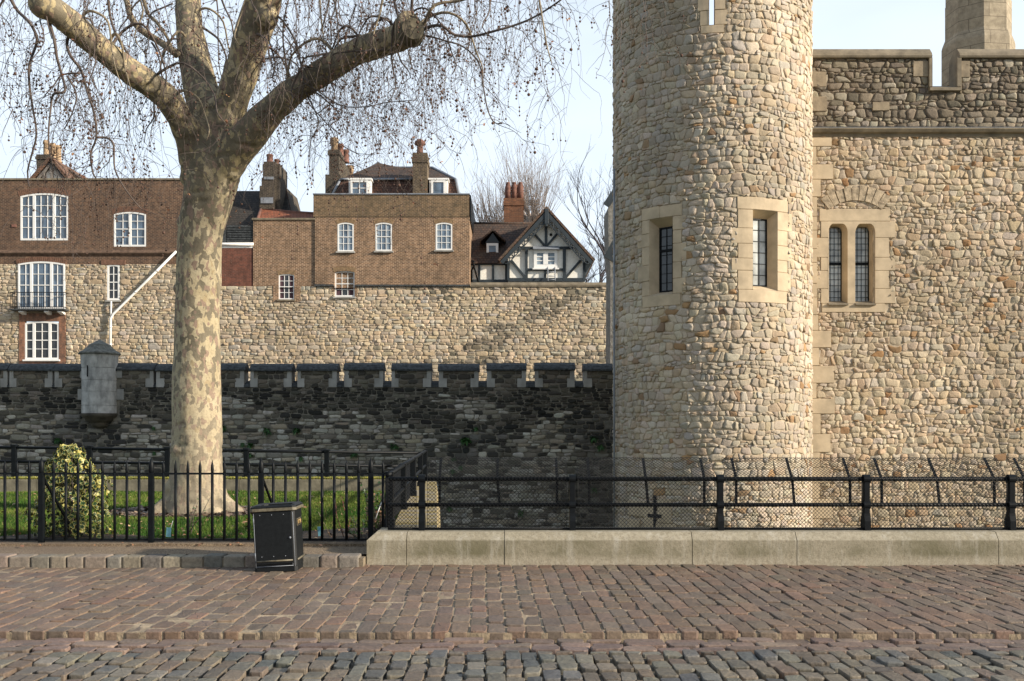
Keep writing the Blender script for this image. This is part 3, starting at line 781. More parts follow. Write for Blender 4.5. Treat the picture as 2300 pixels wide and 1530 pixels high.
def leaded(fn, rect, hd, parent, nu, nv, gmat, frame=.035, mid=None, name='window'):
    """metal framed leaded light: frame with cames, pane behind"""
    c0, c1, d0, d1 = rect; P = lambda u, v, hh: tuple(float(x) for x in fn(np.float64(u), np.float64(v), np.float64(hh)))
    m = MB(); 
    def br(u0, u1, v0, v1, h0, h1): 
        p = [P(u0, v0, h0), P(u1, v0, h0), P(u1, v1, h0), P(u0, v1, h0), P(u0, v0, h1), P(u1, v0, h1), P(u1, v1, h1), P(u0, v1, h1)]
        m.add(p, [(0, 1, 2, 3), (7, 6, 5, 4), (0, 4, 5, 1), (1, 5, 6, 2), (2, 6, 7, 3), (3, 7, 4, 0)])
    f = frame; h = -hd
    br(c0, c0 + f, d0, d1, h - .05, h + .01); br(c1 - f, c1, d0, d1, h - .05, h + .01); br(c0 + f, c1 - f, d0, d0 + f, h - .05, h + .01); br(c0 + f, c1 - f, d1 - f, d1, h - .05, h + .01)
    if mid: br(c0 + f, c1 - f, mid - f * .8, mid + f * .8, h - .05, h + .012)
    for i in range(1, nu): u = c0 + (c1 - c0) * i / nu; br(u - .006, u + .006, d0 + f, d1 - f, h - .04, h - .012)
    for i in range(1, nv): v = d0 + (d1 - d0) * i / nv; br(c0 + f, c1 - f, v - .006, v + .006, h - .041, h - .011)
    w_ = m.build(name, m_iron, parent)
    m = MB(); br(c0, c1, d0, d1, h - .034, h - .028); m.build('pane', gmat, w_)
    return w_
rg = random.Random(44)
def inset(r, du, dv0, dv1): return (r[0] + du, r[1] - du, r[2] + dv0, r[3] - dv1)
G1 = (W1[0] + .12, W1[1] - .12, W1[2] + .10, W1[3] - .20); surround('window_surround', tower_fn, W1s, W1, G1, .27, m_ashlar, tower, rg)
leaded(tower_fn, G1, .27, tower, 2, 7, m_glass_dk, .04, mid=G1[2] + (G1[3] - G1[2]) * .64)
G2 = (W2[0] + .12, W2[1] - .12, W2[2] + .14, W2[3] - .17); surround('window_surround', tower_fn, W2s, W2, G2, .27, m_ashlar, tower, rg)
leaded(tower_fn, G2, .27, tower, 2, 6, m_glass_lead, .03)
surround('slit_surround', tower_fn, SLs, SL, (SL[0] + .015, SL[1] - .015, SL[2] + .05, SL[3]), .25, m_ashlar, tower, rg, rows=3, tooth=.05)
# cross shaped arrow slit low on the tower, seen through the mesh
cu, cz = tower_uv(1473, 1158); m = MB()
for r_ in ((cu - .035, cu + .035, cz - .5, cz + .55), (cu - .22, cu + .22, cz - .06, cz + .04)): slab(m, tower_fn, *r_, -.05, .072 + (r_[1] > cu + .1) * .003, b=.003)
m.build('arrow_slit', m_black, tower)
m = MB()
for (a, b, c, d) in ((1415, 1472, 1125, 1160), (1480, 1510, 1120, 1175), (1395, 1440, 1165, 1190), (1450, 1472, 1160, 1195), (1475, 1520, 1176, 1198)):
    r_ = uvrect(a, b, c, d); slab(m, tower_fn, *r_, -.02, .066 + rg.uniform(-.004, .004))
m.build('ashlar_patch', m_ashlar, tower)
# lead strip / drainpipe down the tower's left flank
ud, _ = tower_uv(1388, 800); m = MB(); m.tube([tuple(float(q) for q in tower_fn(np.float64(ud), np.float64(z), np.float64(.11))) for z in (-2, 4, 9)], .028, 8)
m.build('downpipe', m_lead, tower)

# ================================================================== GATEHOUSE WALL (right of the tower)
GY = 28.85; gfn = plane_fn(GY)
def GX(px): return PX(px, GY)
def GZ(py): return PZ(py, GY)
gate = thing('gatehouse', 'pale rubble stone gatehouse wall with darker battlement right of the round tower', 'building', (GX(2060), GY, -4.6))
GW = (GX(1862), GX(1962), GZ(682), GZ(500)); GWs = (GX(1842), GX(1998), GZ(702), GZ(470))
gcols = soft([(.45, .35, .235), (.49, .40, .28), (.42, .32, .20), (.52, .43, .31), (.38, .30, .20), (.44, .31, .17), (.36, .22, .11), (.41, .37, .31), (.48, .37, .24)])
gcols = [(c[0] * 1.12, c[1] * 1.16, c[2] * 1.24) for c in gcols]
def gcol(u, v, rg):
    if rg.random() < .03: return pick(rg, [(.37, .21, .10), (.31, .19, .10)], .2)
    k_ = 1 + .25 * mnoise.noise(Vector((u * .3, v * .3, 28))) + .14 * mnoise.noise(Vector((u * 1.1, v * 1.1, 13)))
    return tuple(x * k_ for x in pick(rg, gcols, .12))
gx0, gx1 = GX(1806), GX(2720)
zs = GZ(300)
qx = []            # quoins where the wall meets the tower
z = -2.0; kk = 0
while z < zs - .2:
    h_ = rg.uniform(.38, .62); x1 = GX(1838 if kk % 2 else 1868) + rg.uniform(-.08, .08); x1 = min(x1, GX(1834)) if GZ(715) < z + h_ / 2 < GZ(455) else x1; qx.append((gx0, x1, z, min(z + h_, zs - .12))); z += h_; kk += 1
rubble_wall('wall', gfn, (gx0, gx1, -2.2, zs - .1), .180, .148, gcol, [m_mortar, m_gate], gate, excl=[GWs] + qx, holes=[GW], h=(.012, .041), gap=.0045, wave=.48, lean=.36, split=.12,
            seed=5, base=(gx0, gx1, -4.7, zs), reveal=.4, tilt=.5, jit=.36)
m = MB()
for q in qx: slab(m, gfn, q[0], q[1], q[2] + .004, q[3] - .004, -.02, .045 + rg.uniform(-.008, .008), du=2)
m.build('quoins', m_ashlar, gate)
# body of the building behind its face
m = MB(); m.box(gx0 + .4, gx1, GY + .02, GY + .40, -4.6, GW[2] - .2); m.box(gx0 + .4, gx1, GY + 1.0, GY + 2.1, -4.6, zs); m.build('core', m_mortar, gate)
# double window: two arched lights with a mullion
def light_shape(x0, x1, z0, z1, n=7):
    w_ = (x1 - x0) / 2; xm = (x0 + x1) / 2; pts = [(x0, z0), (x1, z0)]
    for i in range(n + 1):
        a = pi / 2 * i / n; pts.append((x1 - w_ * .55 * (1 - cos(a)) , z1 - w_ * .9 + w_ * .9 * sin(a)))
    for i in range(n + 1):
        a = pi / 2 * (1 - i / n); pts.append((x0 + w_ * .55 * (1 - cos(a)), z1 - w_ * .9 + w_ * .9 * sin(a)))
    return pts
L1 = (GX(1859), GX(1903), GZ(682), GZ(503)); L2 = (GX(1920), GX(1965), GZ(682), GZ(503))
m = MB(); hf = .035
slab(m, gfn, GWs[0] - .02, GWs[1] + .0, GW[3] + .03, GWs[3], -.05, hf, du=3)
slab(m, gfn, GWs[0] + .05, GWs[1] - .15, GWs[2], GW[2] - .004, -.05, hf, du=3)
v = GW[2]; kk = 0
for q in (.9, 1.1, .8, 1.2, 1.0):
    vv = v + (GW[3] + .03 - GW[2]) * q / 5
    slab(m, gfn, GWs[0] - (.13 if kk % 2 else 0) + .02, L1[0], v, vv - .004, -.05, hf + rg.uniform(-.004, .004), du=3)
    slab(m, gfn, L2[1], GWs[1] + (.15 if kk % 2 == 0 else -.03), v, vv - .004, -.05, hf + rg.uniform(-.004, .004), du=3); v = vv; kk += 1
# face plate between lights (mullion + spandrels) with splays to smaller arched lights behind
hd = .26; zt = GW[3] + .03
for (x0, x1, z0, z1) in (L1, L2):
    o = light_shape(x0, x1, z0, z1); i_ = light_shape(x0 + .10, x1 - .075, z0 + .09, z1 - .05)
    n = len(o)
    vs = [(x, GY - hf, z) for x, z in o] + [(x, GY + hd, z) for x, z in i_]
    m.add(vs, [((j + 1) % n, j, j + n, (j + 1) % n + n) for j in range(n)])
    # spandrel ring up to the rectangle
    top = [p for p in o[2:]]; vs = [(x, GY - hf, z) for x, z in top] + [(x, GY - hf, zt) for x, z in top]; k = len(top)
    m.add(vs, [(j, j + 1, j + 1 + k, j + k) for j in range(k - 1)])
m.add([(L1[1], GY - hf, GW[2]), (L2[0], GY - hf, GW[2]), (L2[0], GY - hf, zt), (L1[1], GY - hf, zt)], [(0, 1, 2, 3)])
m.add([(GW[0] - .02, GY + hd - .005, GW[2] - .05), (GW[1] + .05, GY + hd - .005, GW[2] - .05), (GW[1] + .05, GY + hd + .3, GW[2] + .4), (GW[0], GY + hd + .3, GW[2] + .4)], [(0, 1, 2, 3)])
m.build('window_surround', m_ashlar, gate)
for (x0, x1, z0, z1) in (L1, L2):
    r_ = (x0 + .06, x1 - .04, z0 + .04, z1); leaded(gfn, r_, hd + .05, gate, 4, 13, m_glass_lead, .045, mid=z0 + (z1 - z0) * .52)
# sill, weathered
m = MB(); m.prismx([(GY - .10, GW[2] - .06), (GY - .10, GW[2] - .02), (GY + .2, GW[2] + .09), (GY + .2, GW[2] - .06)], L1[0] + .0, L1[1] - .0); m.prismx([(GY - .10, GW[2] - .06), (GY - .10, GW[2] - .02), (GY + .2, GW[2] + .09), (GY + .2, GW[2] - .06)], L2[0], L2[1])
m.build('sill', m_ashlar_old, gate)
# relieving arch stones over the window
m = MB(); ax, az, ar = (GWs[0] + GWs[1]) / 2, GZ(545), (GZ(470) - GZ(545)) + .28
for i in range(13):
    a = radians(38 + i * 104 / 12); r0, r1 = 1.22, 1.22 + rg.uniform(.36, .48)
    if az + r0 * sin(a) < GWs[3] + .02: continue
    da = .068; pts = [(ax + r * cos(a + s_ * da), az + r * sin(a + s_ * da)) for r, s_ in ((r0, -1), (r0, 1), (r1, 1), (r1, -1))]
    m.prism([(x, z) for x, z in pts][::-1], GY - .055 + rg.uniform(-.015, .015), GY + .02)
m.build('relieving_arch', m_plain('arch_stone', (.40, .32, .22), .95, .45, 7, .6, .02), gate)
# string course
m = MB(); yo = GY
zz = GZ(292)
m.prismx([(yo + .0, zz - .22), (yo - .05, zz - .21), (yo - .06, zz - .13), (yo - .15, zz - .10), (yo - .20, zz - .03), (yo - .20, zz + .01), (yo + .06, zz + .075), (yo + .06, zz - .22)], gx0, gx1)
m.build('string_course', m_ashlar_old, gate)
m = MB(); m.prismx([(yo - .205, zz + .012), (yo - .203, zz + .024), (yo + .05, zz + .10), (yo + .05, zz + .085)], gx0, gx1); m.build('flashing', m_lead, gate)
# parapet of dark cobble stones, crenel between merlons
c0, c1 = GX(2090), GX(2150); zc = GZ(196); zp = GZ(131); zt = GZ(106)
pfn = plane_fn(GY + .05)
fcols = [(.24, .20, .15), (.20, .165, .12), (.25, .21, .155), (.16, .135, .10), (.28, .235, .17), (.34, .30, .235), (.16, .135, .105)]
rubble_wall('parapet', pfn, (gx0, gx1, zz + .09, zp), .215, .165, lambda u, v, rg: pick(rg, fcols, .2), [m_fmort, m_flint], gate, excl=[(c0 - .05, c1 + .12, zc - .06, zp)], holes=[(c0, c1, zc, zp + .02)],
            h=(.02, .055), gap=.016, seed=9, reveal=.5, wave=.45, lean=.3, split=.15, base=(gx0, gx1, zz + .02, zp + .02), extra=[[(gx1, GY + .5, zz), (gx0, GY + .5, zz), (gx0, GY + .5, zc), (gx1, GY + .5, zc)]])
m = MB()
cp = lambda x0, x1, z0, z1: m.prismx([(GY - .07, z0), (GY - .09, z0 + .05), (GY - .05, z0 + .14), (GY + .10, z1 - .02), (GY + .30, z1), (GY + .62, z0 + .1), (GY + .62, z0)], x0, x1)
cp(gx0, c0 + .02, zp, zt); cp(c1 + .04, gx1, zp, zt)
m.box(c0 - .055, c0 + .035, GY - .06, GY + .5, zc, zp - .0); m.box(c1 - .02, c1 + .10, GY - .06, GY + .5, zc, zp)
m.prismx([(GY - .10, zc - .12), (GY - .10, zc - .04), (GY + .5, zc + .20), (GY + .5, zc - .12)], c0 - .05, c1 + .09)
m.build('coping', m_ashlar_old, gate)
for r_, h_ in (((gx0, GX(1856), GZ(195), GZ(161)), .06), ((gx0, GX(1857), GZ(250), GZ(217)), .06), ((GX(1960), GX(1997), GZ(249), GZ(230)), .075), ((GX(2152) + .06, GX(2178), GZ(174), GZ(137)), .06), ((GX(2052), c0 - .06, GZ(172), GZ(137)), .05), ((GX(2152) + .06, GX(2160), GZ(210), GZ(175)), .06)):
    m = MB(); slab(m, pfn, *r_, -.02, h_, du=2); m.build('ashlar_block', m_plain('tan_ashlar', (.27, .215, .145), .9, .3, 4, .4, .015) if 'tan_ashlar' not in MATS else MATS['tan_ashlar'], gate)
# octagonal stone chimney behind the parapet
chd = 30.6; cxm = PX(2197, chd); R_ = PX(2264, chd) - PX(2197, chd); zb = PZ(106, chd)
m = MB(); a0 = pi / 8 + .12
m.lathe([(R_ * 1.14, zb - 1.2), (R_ * 1.14, zb - .02), (R_ * 1.12, zb + .06), (R_ * 1.03, zb + .28), (R_ * 1.03, zb + .30), (R_ * 1.03, zb + 1.3), (R_ * 1.015, zb + 1.31), (R_ * 1.015, zb + 3.2)], cxm, chd, 8, smooth=False, a0=a0)
k = NB('chimney_ashlar'); v = k.tc(); n = k.noise(v, 5, 6, .7); n2 = k.noise(v, 1.1, 4)
br = k.n('TexBrick'); sx = k.n('SeparateXYZ'); cb = k.n('CombineXYZ'); k.l(v, sx.inputs[0]); k.l(sx.outputs['X'], cb.inputs[0]); k.l(sx.outputs['Z'], cb.inputs[1]); k.l(cb.outputs[0], br.inputs['Vector'])
br.inputs['Scale'].default_value = 1; br.inputs['Brick Width'].default_value = 1.0; br.inputs['Row Height'].default_value = .42; br.inputs['Mortar Size'].default_value = .008
br.inputs['Color1'].default_value = (.50, .42, .30, 1); br.inputs['Color2'].default_value = (.40, .34, .25, 1); br.inputs['Mortar'].default_value = (.14, .11, .08, 1)
c = k.mix(k.ramp(n, [(.35, .7), (.65, .1)]), br.outputs['Color'], (.17, .14, .10))
m.build('chimney', k.out(c, .9, k.bump(n, .4, .02), spec=.2), gate)

# ================================================================== OUTER WALL (dark, crenellated)
OY = 35.5; ofn = plane_fn(OY)
def OX(px): return PX(px, OY)
def OZ(py): return PZ(py, OY)
ow = thing('outer_wall', 'soot blackened crenellated stone curtain wall left of the tower', 'wall', (OX(700), OY, -4.6))
zsill = OZ(868)
def ocol(u, v, rg):
    n = mnoise.noise(Vector((u * .35, v * .9, 2))); t = (v - OZ(950)) / (OZ(900) - OZ(950)) + n * 1.6
    n2 = mnoise.noise(Vector((u * .25, v * .4, 12)))
    if v > zsill: return pick(rg, [(.16, .14, .108), (.12, .105, .083), (.20, .17, .13), (.07, .063, .053)], .25)
    if t > .45 and n2 < .38: return pick(rg, [(.040, .038, .032), (.058, .054, .045), (.085, .077, .062), (.12, .107, .085), (.18, .16, .128), (.028, .027, .024)], .25)
    if n2 > .28 or u > 2.2 + n: return pick(rg, [(.06, .057, .05), (.10, .094, .082), (.15, .14, .12), (.035, .035, .033), (.21, .195, .17)], .25)
    return pick(rg, [(.32, .295, .24), (.42, .39, .33), (.24, .215, .17), (.48, .45, .39), (.13, .118, .095), (.07, .064, .055), (.35, .30, .225)], .22)
ox0, ox1 = OX(-520), OX(1750)
# merlon extents in photo pixels
mer = [(-520, -405), (-388, -298), (-281, -192), (-178, -88), (-75, 17), (23, 118), (124, 187), (262, 345), (352, 440), (458, 548), (563, 655), (669, 756), (774, 860), (880, 968), (986, 1074), (1094, 1181), (1202, 1290), (1311, 1400), (1417, 1506), (1523, 1612), (1629, 1750)]
zcap = OZ(831)
gaps = [(a[1], b[0]) for a, b in zip(mer, mer[1:])]
gaps = [g for g in gaps if g != (187, 262)]
hl = [(OX(a), OX(b), zsill, zcap + .02) for a, b in gaps]
exq = [(OX(a) - .12, OX(b) + .12, zsill, zcap) for a, b in gaps] + [(OX(a) - .24, OX(b) + .24, zsill - .02, OZ(850)) for a, b in gaps] + [(OX(185), OX(268), OZ(945), zcap)]
rubble_wall('wall', ofn, (ox0, ox1, -2.4, zcap), .27, .112, ocol, [m_dmort, m_dark], ow, excl=exq, holes=[], h=(.012, .04), gap=.011, seed=31, wave=.4, lean=.25, split=.12, base=(ox0, ox1, -4.7, zsill - .001), jit=.42, flat=.3, tilt=.35)
# merlon bodies behind the facing, quoins, capstones
mc = MB(); mq = MB(); mb_ = MB()
m_cap2 = m_cap
for a, b in mer:
    x0, x1 = OX(a), OX(b)
    if (a, b) == (124, 187): x1 = OX(262)
    if (a, b) == (262, 345): x0 = OX(262)
    mb_.box(x0, x1, OY - .004, OY + .55, zsill, zcap - .001)
    # saddleback cap with two weathered courses
    cc = MB(); z0 = zcap - .03 + rg.uniform(-.022, .018); e = .03 + rg.uniform(-.015, .02)
    cc.prismx([(OY - .10, z0), (OY - .10, z0 + .06), (OY - .06, z0 + .075), (OY - .02, z0 + .13), (OY + .0, z0 + .135), (OY + .06, z0 + .20), (OY + .08, z0 + .205), (OY + .24, z0 + .285), (OY + .32, z0 + .285), (OY + .65, z0 + .06), (OY + .65, z0)], x0 - e, x1 + e)
    cc.build('merlon_cap', m_cap, ow)
    for xq, s_ in ((x0, 1), (x1, -1)):
        if (a, b) == (124, 187) and s_ == -1 or (a, b) == (262, 345) and s_ == 1: continue
        w1, w2 = .13 + rg.uniform(-.02, .03), .27 + rg.uniform(-.03, .04)
        xa, xb = sorted((xq - s_ * .006, xq + s_ * w1)); mq.box(xa, xb, OY - .038, OY + .56, OZ(850), zcap - .032)
        xa, xb = sorted((xq - s_ * .008, xq + s_ * w2)); mq.box(xa, xb, OY - .042, OY + .56, zsill - .03, OZ(850) - .004)
for a, b in gaps:
    x0, x1 = OX(a) + .009, OX(b) - .009
    mc.prismx([(OY - .055, zsill - .03), (OY - .055, zsill + .04), (OY - .0, zsill + .05), (OY + .05, zsill + .11), (OY + .5, zsill + .22), (OY + .56, zsill - .03)], x0, x1)
mb_.build('merlons', m_dmort, ow); mq.build('quoins', m_grey_ashlar, ow); mc.build('crenel_sills', m_cap, ow)
# dark irregular ivy-coloured ferns rooted in the joints
fern = []
spots = [(130, 988, 9), (345, 962, 5), (500, 960, 9), (560, 1000, 9), (600, 966, 10), (545, 998, 6), (562, 1022, 8), (665, 966, 9), (795, 1020, 9), (886, 1002, 10), (1046, 987, 12), (1068, 963, 6), (1017, 1058, 8), (1035, 1050, 6), (1350, 1003, 10), (1334, 985, 9), (346, 1018, 5), (1018, 1030, 7), (1170, 1150, 9), (1010, 1140, 8), (676, 1030, 6), (1336, 1100, 8)]
where = ['left of the turret corbel', 'right of the turret corbel', 'just right of the plane trunk', 'above the third back post', 'topmost right of the trunk', 'small, beside a larger fern', 'just above the back railing', 'alone under black stones', 'between back railing posts', 'near the railing corner', 'largest in mid wall', 'small, above the largest fern', 'behind the mesh top', 'just above the mesh top', 'near the round tower', 'high beside the tower', 'just above the holly', 'above the railing corner', 'low behind the mesh panel', 'low beside the retaining wall', 'small, above the railing', 'low beside the tower foot']
for (px, py, s_), wl in zip(spots, where):
    c = P3(px, py, OY - .05); m = MB(); rr = s_ * OY / F * 1.5
    for i in range(46):
        a = rnd.uniform(0, 2 * pi); el = rnd.uniform(-.9, .6); L = rr * rnd.uniform(.5, 1.1)
        d = Vector((cos(a) * cos(el), -abs(sin(a)) * .7, sin(el) * 1.0 - .1)); e = c + d * L; u = d.cross(Vector((0, 0, 1))).normalized() * L * .16
        m.col = pick(rnd, [(.03, .085, .018), (.045, .12, .028), (.022, .06, .014)], .3)
        mid = c + d * L * .5 + Vector((0, -.01, .03)); m.add([c, mid + u, e + Vector((0, 0, -.03)), mid - u], [(0, 1, 2, 3)])
    o = m.build('fern', m_leaf, None, color=True); o.location = c; o.data.transform(Matrix.Translation(-c))
    tag(o, 'dark green fern tuft rooted in the black wall, ' + wl, 'fern', 'fern tufts growing in the curtain wall')
# turret (watch box) corbelled out of the wall
tx, ty_ = OX(225), OY - .05; tr = (OX(262) - OX(187)) / 2
tur = thing('turret', 'small round grey stone watch turret corbelled out of the black curtain wall', 'turret', (tx, ty_, OZ(965)))
m = MB(); zb, zt = OZ(929), OZ(797)
k = NB('turret_ashlar'); v = k.tc(); n = k.noise(v, 4, 6, .7); n2 = k.noise(k.tc((1.5, 1.5, .6)), 2.2, 5, .6)
c = k.ramp(n2, [(.3, (.24, .24, .23)), (.5, (.46, .455, .43)), (.7, (.58, .57, .54))])
c = k.mix(k.ramp(n, [(.4, .35), (.6, 0)]), c, (.12, .12, .115)); m_tur = k.out(c, .9, k.bump(n, .4, .015), spec=.2)
hh = [0, .135, .37, .56, .77, 1.0]; N_ = 20
for i, (a, b) in enumerate(zip(hh, hh[1:])):
    z0, z1 = zb + (zt - zb) * a + .005, zb + (zt - zb) * b - .005; r_ = tr * (1.0 if i < 4 else 1.0)
    j0 = [0.3, 1.35, .9, .2, 1.1][i]; nb = 4
    for q in range(nb):
        a0, a1 = -pi + j0 + 2 * pi * q / nb, -pi + j0 + 2 * pi * (q + 1) / nb - .012; vs = []
        for t_ in range(9):
            al = a0 + (a1 - a0) * t_ / 8
            for rr, zz_ in ((r_ - .15, z0), (r_ - .006, z0), (r_, z0 + .006), (r_ + (.05 if i == 4 else 0), z1 - .006), (r_ - .006, z1), (r_ - .15, z1)): vs.append((tx + rr * cos(al), ty_ + rr * sin(al), zz_))
        m.add(vs, [(t_ * 6 + e, (t_ + 1) * 6 + e, (t_ + 1) * 6 + e + 1, t_ * 6 + e + 1) for t_ in range(8) for e in range(5)], 0, False)
m.lathe([(tr - .02, zb), (tr - .02, zt)], tx, ty_, 24)
m.build('drum', m_tur, tur)
m = MB(); m.lathe([(tr * 1.20, zt - .005), (tr * 1.22, zt + .03), (tr * 1.17, zt + .07), (tr * .98, zt + .13), (tr * .76, zt + .24), (tr * .66, zt + .31), (tr * .64, zt + .34), (tr * .56, zt + .36), (tr * .30, zt + .44), (tr * .08, zt + .52), (.01, zt + .55)], tx, ty_, 12, smooth=False, a0=.2)
m.build('cap', m_plain('lichened_cap', (.13, .13, .11), .9, .5, 8, .6, .02), tur)
m = MB(); m.lathe([(tr * .12, zb - .52), (tr * .45, zb - .46), (tr * .52, zb - .35), (tr * .52, zb - .30), (tr * .78, zb - .27), (tr * .82, zb - .16), (tr * .98, zb - .13), (tr * 1.06, zb - .05), (tr * 1.06, zb)], tx, ty_, 20); m.build('corbel', m_plain('sooty_corbel', (.07, .06, .045), .9, .5, 4, .4, .01), tur)
a_ = -pi / 2 - .32; m = MB(); cxs, cys = tx + (tr + .002) * cos(a_), ty_ + (tr + .002) * sin(a_)
m.box(cxs - .022, cxs + .022, cys - .012, cys + .03, OZ(848), OZ(823)); m.build('slit', m_black, tur)
for (a, b, c, d) in ((176, 190, 898, 874), (258, 279, 898, 874), (181, 190, 849, 831), (258, 275, 849, 826)): m = MB(); m.box(OX(a), OX(b), OY - .055, OY + .2, OZ(c), OZ(d)); m.build('tie_block', m_grey_ashlar, tur)
# dark sliver of a far turret right beside the tower's left edge
m = MB(); d_ = 44.0; A = P3(1366, 470, d_)
m.prism([(PX(1370, d_), 1), (PX(1400, d_), 1), (PX(1400, d_), PZ(430, d_)), (PX(1382, d_), PZ(438, d_)), (PX(1366, d_), PZ(466, d_)), (PX(1367, d_), PZ(560, d_)), (PX(1371, d_), PZ(600, d_))], d_, d_ + 2)
ft = thing('far_turret', 'narrow sliver of a grey stone turret behind the left edge of the round tower', 'turret', (PX(1385, d_), d_, 1))
m.build('wall', m_plain('grey_rubble', (.20, .19, .17), .95, .5, 6, .8, .05), ft)
m = MB(); m.bar((PX(1361, d_), d_ - .1, PZ(463, d_)), (PX(1384, d_), d_ - .1, PZ(428, d_)), .3, .14, up=(0, 1, 0)); m.build('eaves', m_dleadt, ft); m = MB(); m.bar((PX(1366, d_), d_ - .2, PZ(585, d_)), (PX(1386, d_), d_ - .2, PZ(548, d_)), .5, .16, up=(0, 1, 0)); m.build('eaves', m_dleadt, ft)
# ================================================================== INNER WALL AND HOUSES
IY = 55.0
def IX(px, d=IY): return PX(px, d)
def IZ(py, d=IY): return PZ(py, d)
ifn = plane_fn(IY)
icols = soft([(.42, .335, .225), (.46, .37, .26), (.40, .31, .20), (.49, .41, .30), (.35, .28, .19), (.41, .30, .175), (.36, .33, .27), (.45, .35, .225), (.25, .20, .14)], .7)
icols = [(c[0] * 1.18, c[1] * 1.21, c[2] * 1.28) for c in icols]
def icol(u, v, rg):
    n = mnoise.noise(Vector((u * .3, v * .5, 7)))
    if u > IX(900) and n > .12 and rg.random() < .5: return pick(rg, [(.20, .17, .125), (.25, .22, .17), (.15, .13, .10)], .2)
    k_ = 1 + .2 * mnoise.noise(Vector((u * .2, v * .35, 18)))
    return tuple(x * k_ for x in pick(rg, icols, .13))

def seg_arch(x0, x1, zs_, rise, n=8):
    """points of a segmental arch from (x1,zs_) over to (x0,zs_)"""
    w_ = (x1 - x0) / 2; R = (w_ * w_ + rise * rise) / (2 * rise); zc_ = zs_ + rise - R; a = math.asin(min(1, w_ / R)); xm = (x0 + x1) / 2
    return [(xm + R * sin(a - 2 * a * i / n), zc_ + R * cos(a - 2 * a * i / n)) for i in range(n + 1)]

def sash(parent, x0, x1, z0, z1, y, nu, nv, rise=.0, fr=.075, bar=.028, posts=(), sill=True, glass=None, mid=True, deep=.10, curtain=None, sillmat=None):
    """white painted sash window: frame (arched head), glazing bars, pane; posts = fractions where thick mullions stand"""
    m = MB(); yf = y + deep * .35; yb = yf + .06
    zs_ = z1 - rise
    # frame ring
    if rise > 0:
        outer = [(x0, z0), (x1, z0)] + seg_arch(x0, x1, zs_, rise); inner = [(x0 + fr, z0 + fr * 1.2), (x1 - fr, z0 + fr * 1.2)] + seg_arch(x0 + fr, x1 - fr, zs_ - fr * .8, rise * .85)
    else:
        outer = [(x0, z0), (x1, z0), (x1, z1), (x0, z1)]; inner = [(x0 + fr, z0 + fr * 1.2), (x1 - fr, z0 + fr * 1.2), (x1 - fr, z1 - fr), (x0 + fr, z1 - fr)]
    n = len(outer)
    vs = [(x, yf, z) for x, z in outer] + [(x, yf, z) for x, z in inner] + [(x, yb, z) for x, z in inner] + [(x, yb, z) for x, z in outer]
    fs = [(i, (i + 1) % n, (i + 1) % n + n, i + n) for i in range(n)] + [(i + n, (i + 1) % n + n, (i + 1) % n + 2 * n, i + 2 * n) for i in range(n)] + [((i + 1) % n, i, i + 3 * n, (i + 1) % n + 3 * n) for i in range(n)]
    m.add(vs, fs)
    if rise > 0:      # spandrel boards filling the square opening above the arch, set back behind brick arch
        pass
    xi0, xi1, zi0, zi1 = x0 + fr, x1 - fr, z0 + fr * 1.2, z1 - (fr if rise == 0 else fr * .9)
    yg = yf + .035
    edges = [xi0] + [xi0 + (xi1 - xi0) * p for p in posts] + [xi1]
    for p in posts:
        xm = xi0 + (xi1 - xi0) * p; m.box(xm - fr * .8, xm + fr * .8, yf - .01, yb - .005, zi0, zi1 - rise * .3)
    bays = list(zip(edges, edges[1:])); nus = nu if isinstance(nu, (list, tuple)) else [nu] * len(bays)
    for (a, b), k_ in zip(bays, nus):
        for i in range(1, k_): x = a + (b - a) * i / k_; m.box(x - bar / 2, x + bar / 2, yg - .018, yg + .012, zi0, zi1 - rise * .35)
    for i in range(1, nv):
        z = zi0 + (zi1 - zi0) * i / nv; t = bar * (1.5 if (mid and i * 2 == nv) else 1)
        m.box(xi0, xi1, yg - .016 - (.012 if t > bar else 0), yg + .010, z - t / 2, z + t / 2)
    wdw = m.build('window', m_white, parent)
    m = MB(); m.prism(inner, yg + .015, yg + .025); m.build('pane', glass or m_glass, wdw)
    if curtain:
        for a, b in ((xi0, xi0 + (xi1 - xi0) * .3), (xi1 - (xi1 - xi0) * .28, xi1)):
            m = MB(); nn = 7; m.add([(a + (b - a) * i / nn, yg + .012 - .0, z) for i in range(nn + 1) for z in (zi0, zi1 - rise * .5)], [(2 * i, 2 * i + 2, 2 * i + 3, 2 * i + 1) for i in range(nn)]); m.build('curtain', curtain, wdw)
    if sill:
        m = MB(); m.bbox(x0 - .08, x1 + .08, y - .09, y + .10, z0 - .09, z0 - .001, .01); m.build('sill', sillmat or m_grey_ashlar, wdw)
    return wdw

def brick_arch(parent, x0, x1, z1, rise, y, mat, thick=.26, n=15, hole_top=None):
    """gauged arch: radiating bricks with curved underside"""
    zs_ = z1 - rise; w_ = (x1 - x0) / 2; R = (w_ * w_ + rise * rise) / (2 * rise); zc_ = zs_ + rise - R; A = math.asin(min(1, w_ / R)); xm = (x0 + x1) / 2; m = MB()
    for i in range(n):
        a0 = -A * 1.06 + 2.12 * A * i / n; a1 = -A * 1.06 + 2.12 * A * (i + .80) / n
        p = [(xm + r * sin(a), zc_ + r * cos(a)) for r, a in ((R, a0), (R, a1), (R + thick, a1 * 1.0), (R + thick, a0 * 1.0))]
        m.prism(p[::-1], y - .014, y + .12)
    return m.build('arch', mat, parent)

